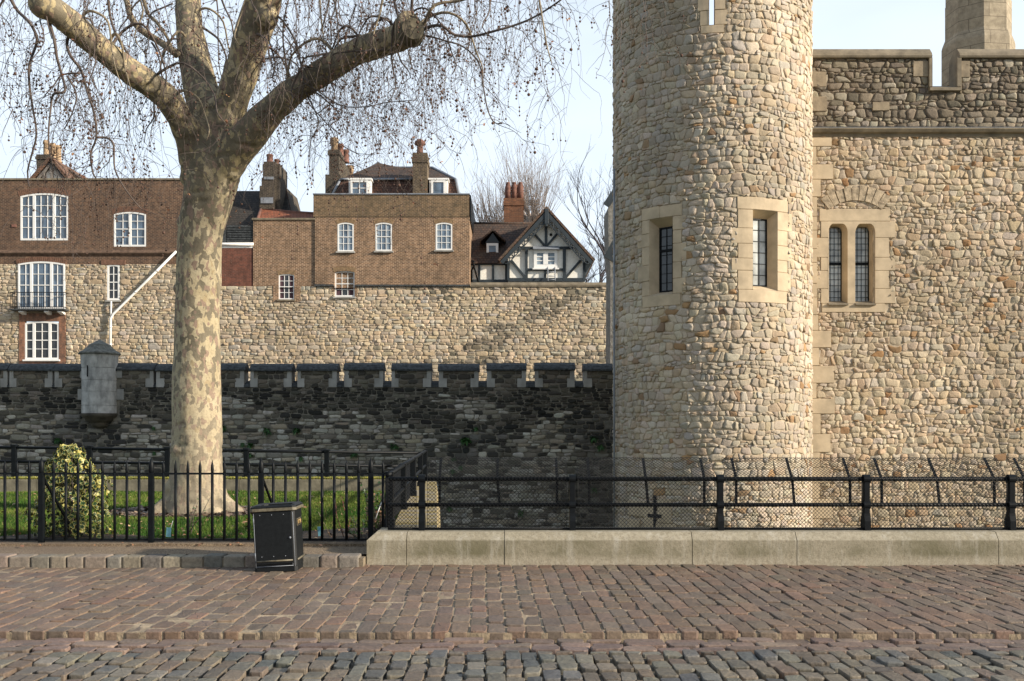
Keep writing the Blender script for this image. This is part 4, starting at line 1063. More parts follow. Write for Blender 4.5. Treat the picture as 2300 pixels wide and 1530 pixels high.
def facade(parent, name, x0, x1, z0, z1, y, holes, mat, depth=6.0, top=None, reveal=.14, side_r=True):
    m = MB(); f = plane_fn(y)
    for a, b, c, d in holed(x0, x1, z0, z1, holes): m.add([(a, y, c), (b, y, c), (b, y, d), (a, y, d)], [(0, 1, 2, 3)])
    for a, b, c, d in holes:
        m.add([(a, y, c), (b, y, c), (b, y, d), (a, y, d), (a, y + reveal, c), (b, y + reveal, c), (b, y + reveal, d), (a, y + reveal, d)], [(0, 4, 5, 1), (1, 5, 6, 2), (2, 6, 7, 3), (3, 7, 4, 0)])
        m.add([(a, y + reveal, c), (b, y + reveal, c), (b, y + reveal, d), (a, y + reveal, d)], [(0, 1, 2, 3)])
    m.add([(x0, y, z0), (x1, y, z0), (x1, y, z1), (x0, y, z1), (x0, y + depth, z0), (x1, y + depth, z0), (x1, y + depth, z1), (x0, y + depth, z1)], [(1, 5, 6, 2), (4, 0, 3, 7), (5, 4, 7, 6)] + ([(3, 2, 6, 7)] if top is None else []))
    return m.build(name, mat, parent)

# ---- the stone wall itself
iw = thing('inner_wall', 'long pale rubble stone wall under the brick houses behind the crenellations', 'wall', (IX(700), IY, 0))
ztop = IZ(643); zstoneL = IZ(594)
WA = (IX(42), IX(147), IZ(695), IZ(588)); WB = (IX(241), IX(269), IZ(675), IZ(594)); WC = (IX(57), IX(133), IZ(808), IZ(722))
WD = (IX(626), IX(661), IZ(673), IZ(616)); WE = (IX(752), IX(797), IZ(667), IZ(609))
xl = IX(-420)
rubble_wall('wall', ifn, (xl, IX(1640), IZ(870), ztop), .31, .175, icol, [m_imort, m_inner], iw, excl=[(WC[0] - .35, WC[1] + .38, WC[2] - 1, WA[2] - .2), (WD[0] - .3, WD[1] + .3, WD[2] - .15, ztop)],
            holes=[(a, b, c, min(d, ztop)) for a, b, c, d in (WA, WC, WD, WE)] + [(WB[0], WB[1], WB[2], ztop)], h=(.018, .055), gap=.006, wave=.3, lean=.22, seed=77, base=(xl, IX(1640), 0, ztop), reveal=.15, jit=.36, tilt=.45)
# upper stone strip at the left, under the brick house
rubble_wall('wall', ifn, (xl, IX(498), ztop + .001, zstoneL), .31, .175, icol, [m_imort, m_inner], iw, excl=[(IX(455), IX(498), IZ(612), zstoneL)],
            holes=[(WA[0], WA[1], ztop + .001, WA[3]), (WB[0], WB[1], ztop + .001, zstoneL)], h=(.018, .055), gap=.006, wave=.3, lean=.22, seed=78, reveal=.15, jit=.36, tilt=.45)
# brick round the lower left window and in the ragged base of the houses
m = MB()
for a, b, c, d in holed(WC[0] - .33, WC[1] + .36, IZ(835), WA[2] - .22, [WC]): m.box(a, b, IY - .055, IY + .02, c, d)
m.build('brick_patch', m_brick('patch_brick', (.36, .16, .09), (.24, .11, .07), (.34, .22, .15)), iw)
m = MB()
for a, b, c, d in holed(WD[0] - .30, WD[1] + .34, WD[2] - .12, ztop + .02, [(WD[0], WD[1], WD[2], 99)]): m.box(a, b, IY - .05, IY + .02, c, d)
m.box(WE[1], WE[1] + .14, IY - .05, IY + .02, WE[2], ztop); m.box(WE[0] - .16, WE[0], IY - .05, IY + .02, WE[2] + .3, ztop)
m.build('brick_patch', m_brick_yel, iw)
# long coping under the timber house, slab under the stock brick house
m = MB(); m.prismx([(IY - .10, ztop - .04), (IY - .12, ztop + .06), (IY - .05, ztop + .20), (IY + .5, ztop + .24), (IY + .5, ztop - .04)], IX(1057), IX(1640)); m.build('coping', m_ashlar_old, iw)
m = MB(); m.bbox(IX(799), IX(1056), IY - .14, IY + .1, ztop - .03, ztop + .075, .02); m.bbox(IX(707), IX(750), IY - .14, IY + .1, ztop - .02, ztop + .09, .02); m.build('string_course', m_cap, iw)

zb_ = IZ(696)
sash(iw, *WA[:2], WA[2], WA[3], IY - .12, [2, 3, 2], 4, rise=.14, fr=.09, bar=.032, posts=(.27, .73), sill=False, glass=m_glass, deep=.1, curtain=None)
sash(iw, *WB[:2], WB[2], WB[3] - .01, IY - .05, 2, 4, rise=.05, fr=.10, bar=.034, sill=True, glass=m_glass_dk)
sash(iw, *WC[:2], WC[2], WC[3], IY - .08, [1, 2, 1], 4, rise=.10, fr=.09, bar=.034, posts=(.24, .76), sill=True, glass=m_glass_dk, sillmat=m_white)
m_curt = m_plain('dark_red_curtain', (.07, .035, .045), .9, .4, 5)
m_net = m_plain('net_curtain', (.24, .30, .36), .9, .25, 6)
sash(iw, *WD[:2], WD[2], WD[3], IY - .03, 3, 4, rise=.04, fr=.06, bar=.028, glass=m_glass_dk, curtain=m_curt, sillmat=m_ashlar_old)
sash(iw, *WE[:2], WE[2], WE[3], IY - .03, 3, 4, rise=.06, fr=.075, bar=.032, glass=m_glass_dk, curtain=m_curt)
# balcony under the left bay window
bal = thing('balcony', 'shallow black iron balcony with white brackets under the tall triple window', 'balcony', (IX(92), IY - .4, zb_))
m = MB(); m.bbox(IX(33), IX(156), IY - .62, IY - .02, zb_ - .09, zb_, .02); m.build('floor', m_cap, bal)
for px in (56, 113, 143):
    m = MB(); m.prismx([(IY - .5, zb_ - .12), (IY - .5, zb_ - .18), (IY - .05, zb_ - .30), (IY - .05, zb_ - .091)], IX(px) - .12, IX(px) + .12); m.build('bracket', m_white, bal)
m = MB(); hb = IZ(660) - zb_
for i in range(25):
    x = IX(35) + (IX(153) - IX(35)) * i / 24; m.tube([(x, IY - .58, zb_), (x, IY - .58, zb_ + hb)], .012, 5)
for zz_ in (zb_ + hb, zb_ + .09): m.tube([(IX(35), IY - .02, zz_), (IX(35), IY - .58, zz_), (IX(153), IY - .58, zz_), (IX(153), IY - .02, zz_)], .022, 6)
m.build('railing', m_iron, bal)
# white pipes on the wall
pipe = thing('drainpipe', 'white painted drainpipe running diagonally down the pale stone wall', 'drainpipe', (IX(252), IY - .15, IZ(790)))
m = MB(); yp = IY - .20
m.tube([(IX(399), yp, IZ(566)), (IX(330), yp, IZ(635)), (IX(258), yp, IZ(706)), (IX(252), yp, IZ(716)), (IX(251), yp, IZ(812))], .066, 10); m.tube([(IX(253), yp + .01, IZ(678)), (IX(252), yp + .01, IZ(716))], .045, 8)
m.build('pipe', m_white, pipe)
for px, py in ((356, 610), (308, 657), (252, 735), (252, 775)):
    m = MB(); m.lathe([(.085, -.03), (.085, .03)], 0, 0, 10); 
    for i, v_ in enumerate(m.v): m.v[i] = (v_[0] + IX(px), v_[1] + yp, v_[2] + IZ(py))
    m.build('collar', m_white, pipe)

# ---- left: long brown brick house
h1 = thing('brick_house', 'long brown brick house with big white sash windows left of the plane tree', 'house', (IX(200), IY, IZ(594)))
zt1 = IZ(404); x1h = IX(470)
H1 = (IX(46), IX(153), IZ(540), IZ(434)); H2 = (IX(256), IX(328), IZ(554), IZ(476))
HA = (WA[0], WA[1], zstoneL, WA[3] + .01)
facade(h1, 'wall', xl, x1h, zstoneL, zt1, IY, [H1, H2], m_brick_brown)
sash(h1, *H1[:2], H1[2], H1[3], IY - .04, [2, 3, 2], 4, rise=.17, fr=.09, bar=.032, posts=(.27, .72), sill=False)
sash(h1, *H2[:2], H2[2], H2[3], IY - .04, [2, 2], 4, rise=.13, fr=.085, bar=.032, posts=(.5,), sill=False)
m_arch1 = m_plain('dark_arch_brick', (.16, .085, .055), .9, .4, 9, .4, .01)
m_arch2 = m_plain('stock_arch_brick', (.25, .165, .09), .9, .45, 9, .4, .01)
def spandrel(parent, x0, x1, z1, rise, y, mat):
    """brickwork between arched head and the square opening"""
    a = seg_arch(x0, x1, z1 - rise, rise, 8); vs = [(x, y - .002, z) for x, z in a] + [(x, y - .002, z1 + .01) for x, z in a] + [(x, y + .1, z) for x, z in a]; n = len(a)
    m = MB(); m.add(vs, [(i, i + 1, i + 1 + n, i + n) for i in range(n - 1)] + [(i + 1, i, i + 2 * n, i + 1 + 2 * n) for i in range(n - 1)]); m.build('spandrel', mat, parent)
for w_, rise in ((H1, .17), (H2, .13)): spandrel(h1, w_[0], w_[1], w_[3], rise, IY, m_brick_brown); brick_arch(h1, w_[0], w_[1], w_[3], rise, IY, m_arch1, .30, 26)
for w_, rise, mt in ((WA, .14, m_arch1),): brick_arch(h1, w_[0], w_[1], w_[3] , rise, IY - .04, mt, .26, 24)
m = MB(); m.box(IX(228), IX(282), IY - .05, IY + .01, WB[3] - .03, WB[3] + .24); m.build('lintel', m_arch1, h1)
m = MB(); zc1 = IZ(571)
m.prismx([(IY - .03, zc1 - .10), (IY - .09, zc1 - .03), (IY - .15, zc1 + .03), (IY - .15, zc1 + .09), (IY - .02, zc1 + .22), (IY + .03, zc1 + .22), (IY + .03, zc1 - .1)], xl, x1h - .02); m.build('string_course', m_plain('brick_string', (.12, .075, .05), .9, .5, 6, .5, .02), h1)
m = MB(); m.bbox(xl, x1h + .03, IY - .07, IY + .4, zt1 - .03, zt1 + .08, .02); m.build('coping', m_ashlar_old, h1)
# small terracotta vent
m = MB(); m.bbox(IX(26), IX(37), IY - .04, IY + .05, IZ(511), IZ(504), .02); m.build('vent', m_pot_red, h1)
# ---- gable and stack behind the left house
g1 = thing('gabled_house', 'small tiled gable and chimney rising behind the long brown brick parapet', 'house', (IX(115), 59, 9))
D2 = 59.0; ap = (IX(113, D2), IZ(357, D2)); el_ = (IX(72, D2), IZ(403, D2)); er_ = (IX(150, D2), IZ(403, D2))
zlow = IZ(430, D2)
m = MB(); m.prism([(el_[0], zlow), (er_[0], zlow), er_, ap, el_], D2 + .3, D2 + 6); m.build('wall', m_render, g1)
m = MB()
for a, b, s_ in ((ap, el_, -1), (ap, er_, 1)):
    dx, dz = (b[0] - a[0]) * 1.12, (b[1] - a[1]) * 1.12; q = Vector((dx, 0, dz)); nrm = Vector((-dz * s_, 0, dx * s_)).normalized() * .14
    A0 = Vector((a[0], D2 - .05, a[1])); m.hull([A0, A0 + q, A0 + nrm, A0 + q + nrm] + [p + Vector((0, 7, 0)) for p in (A0, A0 + q, A0 + nrm, A0 + q + nrm)])
m.build('roof', m_tiles('orange_brown_tiles', (.24, .13, .085), (.15, .09, .065), amt=.3), g1)
m = MB(); m.prism([(IX(140, 60), zlow), (IX(186, 60), zlow), (IX(176, 60), IZ(398, 60)), (IX(140, 60), IZ(372, 60))], 60.5, 66); m.build('roof', m_tile_brown, g1)
m = MB()
for a, b in ((ap, el_), (ap, er_)): m.bar((a[0], D2 + .2, a[1] - .25), (b[0], D2 + .2, b[1] - .25), .12, .26, up=(0, 1, 0))
m.bar((ap[0], D2 + .22, ap[1] - .3), (ap[0], D2 + .22, zlow), .12, .28, up=(0, 1, 0)); m.bar((IX(95, D2), D2 + .22, IZ(382, D2)), (IX(95, D2), D2 + .22, zlow), .1, .16, up=(0, 1, 0))
m.build('barge_board', m_plain('grey_timber', (.17, .155, .14), .8, .3, 8), g1)
def pot(parent, x, y, z0, z1, r, mat, style=0):
    m = MB(); h_ = z1 - z0
    pr = {0: [(r, 0), (r * 1.15, .03), (r * 1.15, .10), (r * .92, .14), (r * .85, .80), (r * 1.05, .84), (r * 1.05, .93), (r * .9, .94), (r * .9, 1.0), (r * .6, 1.0)],
          1: [(r, 0), (r * .95, .35), (r * 1.12, .40), (r * .95, .45), (r * 1.1, .50), (r * .95, .58), (r * 1.1, .63), (r * .9, .78), (r * .62, .93), (r * .7, .94), (r * .66, 1.0), (r * .4, 1.0)],
          2: [(r, 0), (r * .9, .10), (r * .82, .50), (r * 1.0, .54), (r * 1.5, .60), (r * 1.55, .68), (r * 1.5, .80), (r * .5, .97), (r * .18, 1.0)],
          3: [(r, 0), (r * .85, .55), (r * 1.1, .60), (r * 1.1, .66), (r * .85, .68), (r * 1.15, .78), (r * 1.15, .84), (r * .85, .86), (r * 1.15, .93), (r * 1.1, 1.0), (r * .5, 1.0)]}[style]
    m.lathe([(a, z0 + b * h_) for a, b in pr], x, y, 14); return m.build('chimney_pot', mat, parent)
def stack(parent, x0, x1, y0, y1, z0, z1, mat, cap=.5, e=.06, name='chimney'):
    m = MB(); m.box(x0, x1, y0, y1, z0, z1 - cap); m.box(x0 - e, x1 + e, y0 - e, y1 + e, z1 - cap, z1 - cap * .45); m.box(x0 - e * .3, x1 + e * .3, y0 - e * .3, y1 + e * .3, z1 - cap * .45, z1); return m.build(name, mat, parent)
def X(px, d): return PX(px, d)
def Z(py, d): return PZ(py, d)
stack(g1, X(82, 61), X(110, 61), 61, 62.4, zlow, Z(347, 61), m_brick_soot, .3)
for px, w_ in ((104, 0), (114, .3), (123, .5)): pot(g1, X(px, 61.6), 61.6 + w_, Z(362, 61.6), Z(316 + w_ * 12, 61.6), .19, m_pot_buff, 0)

# ---- dark roofed house right behind the tree
h2 = thing('tiled_house', 'dark tiled house with tall chimney and white gutter just right of the plane trunk', 'house', (IX(550), 56, IZ(640)))
m = MB(); y2 = IY + .05
facade(h2, 'wall', IX(472), IX(570), ztop - .02, IZ(556), y2 - .03, [], m_brick_red, depth=3)
zr = Z(429, 60); ze = IZ(545)
m = MB(); m.add([(IX(440), 55.2, ze), (IX(600), 55.2, ze), (X(628, 60), 60, zr), (X(440, 60), 60, zr), (X(652, 62), 62, Z(470, 62)), (X(648, 56.5), 56.5, IZ(500, 56.5))], [(0, 1, 2, 3)])
m.add([(X(560, 56), 56.6, Z(505, 56)), (X(652, 57), 57.6, Z(500, 57)), (X(651, 59), 59, Z(470, 59)), (X(640, 60), 60, Z(422, 60)), (X(622, 60), 60, Z(428, 60))], [(0, 1, 2, 3, 4)])
m.build('roof', m_tile_dark, h2)
m = MB(); m.add([(X(625, 59.8), 59.8, Z(470, 60)), (X(651, 59.8), 59.8, Z(470, 60)), (X(640, 59.8), 59.8, Z(420, 60)), (X(625, 59.8), 63, Z(470, 60)), (X(655, 59.8), 63, Z(470, 60)), (X(642, 59.8), 63, Z(420, 60))], [(0, 1, 2), (1, 4, 5, 2), (0, 2, 5, 3)]); m.build('gable', m_brick_soot, h2)
m = MB(); m.bar((X(622, 59.7), 59.7, Z(470, 60)), (X(640, 59.7), 59.7, Z(419, 60)), .1, .2, up=(0, 1, 0)); m.bar((X(652, 59.7), 59.7, Z(474, 60)), (X(640, 59.7), 59.7, Z(419, 60)), .1, .14, up=(0, 1, 0)); m.build('verge', m_tile_brown, h2)
m = MB(); m.tube([(IX(440), IY - .06, IZ(549)), (IX(570), IY - .06, IZ(549))], .085, 8); m.box(IX(440), IX(568), IY + .0, IY + .2, IZ(557), IZ(547)); m.build('gutter', m_white, h2)
# shuttered dormer band
m = MB(); m.box(IX(440), IX(507), IY + .05, IY + 1.2, IZ(545), IZ(516)); m.box(IX(508), IX(568), IY + .08, IY + 1.2, IZ(543), IZ(505)); 
for i in range(7): zz_ = IZ(543 - i * 5.4); m.box(IX(509), IX(567), IY + .04, IY + .08, zz_, zz_ + .07)
m.build('dormer', m_cap, h2)
m = MB(); m.box(X(592, 58), X(620, 58), 58, 59, Z(450, 58), Z(345 + 18, 58)); m.box(X(584, 58), X(618, 58), 57.9, 58.9, Z(470, 58), Z(418, 58)); m.box(X(588, 58), X(619, 58), 57.95, 58.95, Z(419, 58), Z(400, 58)); m.box(X(590, 58), X(628, 58), 58.05, 60, Z(470, 58), Z(368, 58)); m.build('chimney', m_brick_soot, h2)
m = MB(); m.box(X(585, 57.8), X(613, 57.8), 57.84, 57.9, Z(458, 58), Z(445, 58)); m.build('flashing', m_lead, h2); m = MB(); m.box(X(592, 57.8), X(614, 57.8), 57.9, 57.96, Z(404, 58), Z(398, 58)); m.build('flashing', m_lead, h2)
pot(h2, X(606, 58.4), 58.4, Z(365, 58), Z(343, 58), .2, m_pot_red, 0); pot(h2, X(618, 58.4), 58.8, Z(368, 58), Z(350, 58), .16, m_pot_red, 0)

# ---- small stock brick house
h3 = thing('small_brick_house', 'small flat fronted yellow brick house with a bright red tiled roof', 'house', (IX(640), IY, ztop))
zt3 = IZ(494)
facade(h3, 'wall', IX(569), IX(708), ztop - .0, zt3, IY - .02, [(WD[0], WD[1], ztop - .1, WD[3])], m_brick_yel)
spandrel(h3, WD[0], WD[1], WD[3], .04, IY - .02, m_brick_yel); brick_arch(h3, WD[0], WD[1], WD[3], .05, IY - .02, m_arch2, .24, 15)
m = MB(); m.bbox(IX(566), IX(710), IY - .10, IY + .3, zt3 - .02, zt3 + .09, .02); m.build('coping', m_ashlar_old, h3)
m = MB(); m.add([(IX(570), 55.5, IZ(495)), (IX(706), 55.5, IZ(495)), (X(706, 58), 58, Z(480, 58)), (X(660, 58), 58, Z(477, 58)), (X(586, 58), 58, Z(470, 58))], [(0, 1, 2, 3, 4)]); m.build('roof', m_tile_red, h3)
m = MB(); m.tube([(X(586, 58), 58, Z(470, 58)), (X(660, 58), 58, Z(477, 58)), (X(706, 58), 58, Z(480, 58))], .09, 8); m.tube([(IX(572), 55.5, IZ(493)), (X(586, 58), 58, Z(470, 58))], .09, 8); m.build('ridge', m_pot_red, h3)

# ---- big stock brick house with mansard
h4 = thing('mansard_house', 'large yellow brick house with mansard roof and two white dormers', 'house', (IX(880), IY, ztop))
zt4 = IZ(438); WW = [(IX(759), IX(795), IZ(566), IZ(501)), (IX(844), IX(881), IZ(565), IZ(501)), (IX(979), IX(1016), IZ(563), IZ(501))]
zband = IZ(488)
facade(h4, 'wall', IX(708) + .01, IX(1055), ztop + .0, zband, IY - .10, WW + [(WE[0], WE[1], ztop - .1, WE[3])], m_brick_yel, depth=7)
facade(h4, 'parapet', IX(705), IX(1054), zband + .001, zt4, IY - .14, [], m_brick_yel2, depth=7)
for w_ in WW:
    spandrel(h4, w_[0], w_[1], w_[3], .09, IY - .10, m_brick_yel); brick_arch(h4, w_[0], w_[1], w_[3], .09, IY - .10, m_arch2, .25, 15)
    sash(h4, w_[0], w_[1], w_[2], w_[3], IY - .14, 3, 4, rise=.09, fr=.07, bar=.028, glass=m_glass, curtain=m_net)
spandrel(h4, WE[0], WE[1], WE[3], .06, IY - .10, m_brick_yel); brick_arch(h4, WE[0], WE[1], WE[3], .07, IY - .10, m_arch2, .25, 18)
m = MB(); m.bbox(IX(704), IX(1056), IY - .20, IY + .25, zt4 - .02, zt4 + .05, .015); m.build('coping', m_lead, h4)
m = MB(); m.box(IX(1055) + .0, IX(1057) + .02, IY - .1, IY + 7, IZ(497), zt4 - .03); m.build('rain_head', m_iron, h4)
Dm = 56.2; D3 = 57.4
zlo, zmi = Z(440, Dm), Z(405, 56.8)
A = [(X(745, Dm), Dm, zlo - .3), (X(1033, Dm), Dm, zlo - .3), (X(1022, 56.8), 56.8, zmi), (X(768, 56.8), 56.8, zmi)]
Bk = [(X(768, 56.8), 63, zmi), (X(1022, 56.8), 63, zmi), (X(1040, Dm), 63.5, zlo - .3), (X(730, Dm), 63.5, zlo - .3)]
m = MB(); m.add(A + Bk, [(0, 1, 2, 3), (1, 6, 5, 2), (7, 0, 3, 4)]); m.build('lower_roof', m_tile_hung, h4)
ez = zmi + .03
E_ = [(X(764, 56.7), 56.7, ez), (X(1024, 56.7), 56.7, ez), (X(1024, 56.7), 63.1, ez), (X(764, 56.7), 63.1, ez)]
Rr = [(X(850, 60), 60, Z(366, 60)), (X(868, 60), 60, Z(377, 60)), (X(972, 60), 60, Z(377, 60)), (X(805, 60), 60.5, Z(390, 60))]
m = MB(); m.add(E_ + Rr, [(0, 1, 6, 5, 4), (0, 4, 7), (3, 0, 7), (1, 2, 6), (2, 3, 7, 4, 5, 6)]); m.build('upper_roof', m_tile_brown, h4)
m = MB(); m.tube([(X(765, 56.7), 56.66, ez), (X(783, 56.7), 56.66, ez)], .06, 6); m.tube([(X(834, 56.7), 56.66, ez), (X(925, 56.7), 56.66, ez)], .06, 6); m.tube([(X(745, Dm), Dm, zlo), (X(764, 56.8), 56.78, zmi), (X(805, 60), 60.4, Z(390, 60)), (X(850, 60), 59.95, Z(366, 60)), (X(868, 60), 59.95, Z(377, 60)), (X(972, 60), 59.95, Z(377, 60)), (X(1024, 56.7), 56.7, ez), (X(1032, Dm), Dm, zlo)], .075, 6); m.build('ridge', m_lead, h4)
for (a, b), nn in (((785, 834), 2), ((965, 1006), 1)):
    dm = MB(); x0, x1 = X(a, Dm), X(b, Dm); dm.box(x0, x1, Dm - .25, Dm + 2.0, zlo - .3, Z(407, Dm)); dm.bbox(x0 - .07, x1 + .07, Dm - .33, Dm + 2.0, Z(407, Dm), Z(403, Dm), .01)
    d_ = dm.build('dormer', m_white, h4)
    sash(d_, x0 + .12, x1 - .12, zlo - .1, Z(409, Dm), Dm - .42, nn, 2 if nn == 2 else 1, fr=.10, bar=.04, sill=False, mid=False)
stack(h4, X(927, 55.6), X(959, 55.6), 55.6, 56.9, zt4 - .3, Z(343, 55.6), m_brick('chimney_brick', (.12, .085, .052), (.045, .038, .031), (.27, .21, .14), ms=.015, soot=(.05, .04, .03)), .55, .05)
pot(h4, X(943, 55.9), 56.0, Z(344, 55.9), Z(311, 55.9), .20, m_pot_red, 2)
m = MB(); m.box(X(739, 57), X(761, 57), 57, 58.2, Z(445, 57), Z(336, 57)); m.box(X(736.5, 57), X(764, 57), 56.9, 58.3, Z(348, 57), Z(339, 57)); m.box(X(732, 57), X(766, 57), 56.8, 60.2, Z(450, 57), Z(394, 57)); m.hull([(X(761, 57), 58.0, Z(345, 57)), (X(766, 57), 60, Z(352, 57)), (X(778, 57), 60.2, Z(400, 57)), (X(761, 57), 58, Z(400, 57)), (X(761, 57), 60.2, Z(345, 57)), (X(761, 57), 60.2, Z(400, 57))])
m.build('chimney', m_brick_soot, h4)
pot(h4, X(751, 57.5), 57.5, Z(337, 57), Z(305, 57), .21, m_pot_buff, 3)
for px, yy, t_ in ((761, 58.6, 318), (768, 59.4, 322)): pot(h4, X(px, 58), yy, Z(352, 58), Z(t_, 58), .2, m_pot_red, 0)
pot(h4, X(787, 60), 60, Z(400, 60), Z(373, 60), .2, m_pot_buff, 3)

# ---- timber framed house
TY_ = 56.0; h5 = thing('timber_house', 'white rendered timber framed house with steep gable beside the round tower', 'house', (IX(1190, TY_), TY_, ztop))
def TX_(px, d=TY_): return PX(px, d)
def TZ(py, d=TY_): return PZ(py, d)
zb5 = TZ(636); ap = (TX_(1227), TZ(480)); xl5, xr5 = TX_(1141), TX_(1314); ze5 = TZ(586)
slope = (ap[1] - TZ(590)) / (TX_(1328) - ap[0])
m = MB(); zeL = ap[1] - slope * (ap[0] - xl5); zeR = ap[1] - slope * (xr5 - ap[0])
m.prism([(xl5, zb5), (xr5, zb5), (xr5, zeR), ap, (xl5, zeL)], TY_, TY_ + 7); m.box(TX_(1056), xl5 - .001, TY_ + .3, TY_ + 5, zb5, TZ(590)); m.build('wall', m_render, h5)
# framing, each timber proud of the render
tm = MB(); yt = TY_ - .05
def beam(a, b, w_=.17, y=yt, t=.10): tm.bar((TX_(a[0]), y + t / 2 - .03, TZ(a[1])), (TX_(b[0]), y + t / 2 - .03, TZ(b[1])), t, w_, up=(0, 1, 0)) if False else tm.bar((TX_(a[0]), y, TZ(a[1])), (TX_(b[0]), y, TZ(b[1])), w_, t, up=(0, 1, 0))
beam((1141, 629), (1314, 629), .20, yt); beam((1165, 557.5), (1290, 557.5), .15, yt - .004); beam((1185, 606), (1267, 606), .13, yt - .002)
beam((1182.5, 557), (1182.5, 630), .15, yt - .008); beam((1267.5, 557), (1267.5, 630), .17, yt - .008); beam((1226.5, 475), (1226.5, 553), .14, yt - .008); beam((1224.5, 608), (1224.5, 630), .14, yt - .009)
beam((1142, 590), (1142, 630), .14, yt - .011); beam((1312, 590), (1312, 630), .15, yt - .011)
beam((1148, 585), (1181, 626), .13, yt - .006); beam((1304, 585), (1269, 626), .13, yt - .006); beam((1201, 527), (1223, 552), .12, yt - .005); beam((1252, 525), (1229, 552), .12, yt - .005)
yt2 = TY_ + .25
for px in (1076, 1107, 1137): beam((px, 592), (px, 632), .13, yt2 - .01)
beam((1056, 630), (1141, 630), .16, yt2); beam((1056, 591), (1141, 591), .14, yt2 - .004)
tm.build('timber_frame', m_dleadt, h5)
# roofs
def gable_roof(mb, ax_, az_, hw, drop, y0, y1, t=.13):
    for s_ in (-1, 1):
        a = Vector((ax_, y0, az_)); b = Vector((ax_ + s_ * hw, y0, az_ - drop)); n_ = Vector((drop * s_, 0, hw)).normalized() * t; bb = b + Vector((s_ * .08, 0, -.02))
        mb.hull([a, bb, a + Vector((0, 0, t * 1.3)), bb + n_] + [p + Vector((0, y1 - y0, 0)) for p in (a, bb, a + Vector((0, 0, t * 1.3)), bb + n_)])
m = MB(); hw = TX_(1328) - TX_(1227); gable_roof(m, TX_(1227), TZ(474), hw, TZ(474) - TZ(589), TY_ - .55, TY_ + 7.2)
m.build('gable_roof', m_tiles('gable_tiles', (.17, .10, .07), (.11, .07, .05), amt=.3), h5)
m = MB(); m.add([(TX_(1056), TY_ + .05, TZ(590)), (TX_(1140), TY_ + .05, TZ(590)), (X(1232, 59.5), 59.5, Z(502, 59.5)), (X(1054, 59.5), 59.5, Z(502, 59.5)), (TX_(1056), TY_ + .05, TZ(592)), (TX_(1140), TY_ + .05, TZ(592)), (X(1232, 59.5), 63, TZ(592)), (X(1054, 59.5), 63, TZ(592))], [(0, 1, 2, 3), (4, 5, 1, 0), (3, 2, 6, 7)]); m.tube([(X(1054, 59.5), 59.5, Z(502, 59.5)), (X(1215, 59.5), 59.5, Z(502, 59.5))], .08, 8); m.build('wing_roof', m_tile_brown, h5)
# barge boards with pierced scallops
m = MB()
for s_ in (-1, 1):
    a = Vector((TX_(1227), TY_ - .5, TZ(480))); b = Vector((TX_(1227) + s_ * (hw + .02), TY_ - .5, TZ(592))); d = (b - a); L = d.length; d.normalize(); n_ = Vector((d.z * s_, 0, -d.x * s_)); n_ = n_ if n_.z < 0 else -n_
    m.bar(a + n_ * .06, b + n_ * .06, .20, .07, up=(0, 1, 0))
    k_ = 9
    for i in range(k_):
        c0_ = a + d * (L * (i + .35) / k_) + n_ * .17; r_ = L / k_ * .46; pts = [c0_ + d * (r_ * cos(t)) + n_ * (r_ * .8 * sin(t)) for t in np.linspace(0, pi, 8)]
        m.tube(pts, .035, 5); m.bar(c0_, c0_ + n_ * r_ * .8, .05, .05, up=(0, 1, 0)); m.bar(c0_ - d * r_ * .6, c0_ + n_ * r_ * .7 + d * r_ * .2, .04, .05, up=(0, 1, 0))
    m.bar(a + n_ * .36 + d * .3, b + n_ * .36 - d * .3, .05, .05, up=(0, 1, 0))
m.bbox(TX_(1227) - .11, TX_(1227) + .11, TY_ - .58, TY_ - .42, TZ(508), TZ(474), .02); m.bbox(TX_(1227) - .07, TX_(1227) + .07, TY_ - .57, TY_ - .43, TZ(513), TZ(508), .02)
m.build('barge_board', m_dleadt, h5)
m = MB(); m.hull([(TX_(1314), TY_ - .3, TZ(590)), (TX_(1330), TY_ - .3, TZ(590)), (TX_(1315), TY_ - .1, TZ(615)), (TX_(1314), TY_ + 6, TZ(590)), (TX_(1330), TY_ + 6, TZ(590)), (TX_(1315), TY_ + 6, TZ(615))]); m.build('soffit', m_dleadt, h5)
wx = (TX_(1199), TX_(1252), TZ(603), TZ(562)); w5 = sash(h5, wx[0], wx[1], wx[2], wx[3], TY_ - .14, [1, 1], 3, fr=.17, bar=.05, posts=(.5,), sillmat=m_white, mid=False, curtain=m_net)
m = MB(); m.prismx([(TY_ - .35, wx[3] + .0), (TY_ - .35, wx[3] + .04), (TY_ - .05, wx[3] + .22), (TY_ - .05, wx[3])], wx[0] - .05, wx[1] + .1); m.build('lead_hood', m_lead, h5)
# wing dormer
dY = 57.0; xa, xb = X(1092, dY), X(1120, dY); ad = X(1107, dY)
m = MB(); m.box(xa, xb, dY, dY + 2, Z(578, dY), Z(545, dY)); m.prism([(xa, Z(545, dY)), (xb, Z(545, dY)), (ad, Z(522, dY))], dY, dY + 2); dd = m.build('dormer', m_tile_hung, h5)
m = MB(); gable_roof(m, ad, Z(520, dY), X(1131, dY) - ad, Z(520, dY) - Z(543, dY), dY - .25, dY + 3, .09); m.build('roof', m_tile_brown, dd)
m = MB(); m.prism([(xa - .05, Z(546, dY)), (xb + .05, Z(546, dY)), (ad, Z(524, dY))], dY - .1, dY - .01); m.build('gable_board', m_dleadt, dd)
sash(dd, xa + .02, xb - .02, Z(578, dY), Z(547, dY), dY - .12, 1, 1, fr=.14, sill=False, mid=False)
stack(h5, X(1132, 60), X(1176, 60), 60, 61.4, Z(510, 60), Z(445, 60), m_brick_ora, .45, .05)
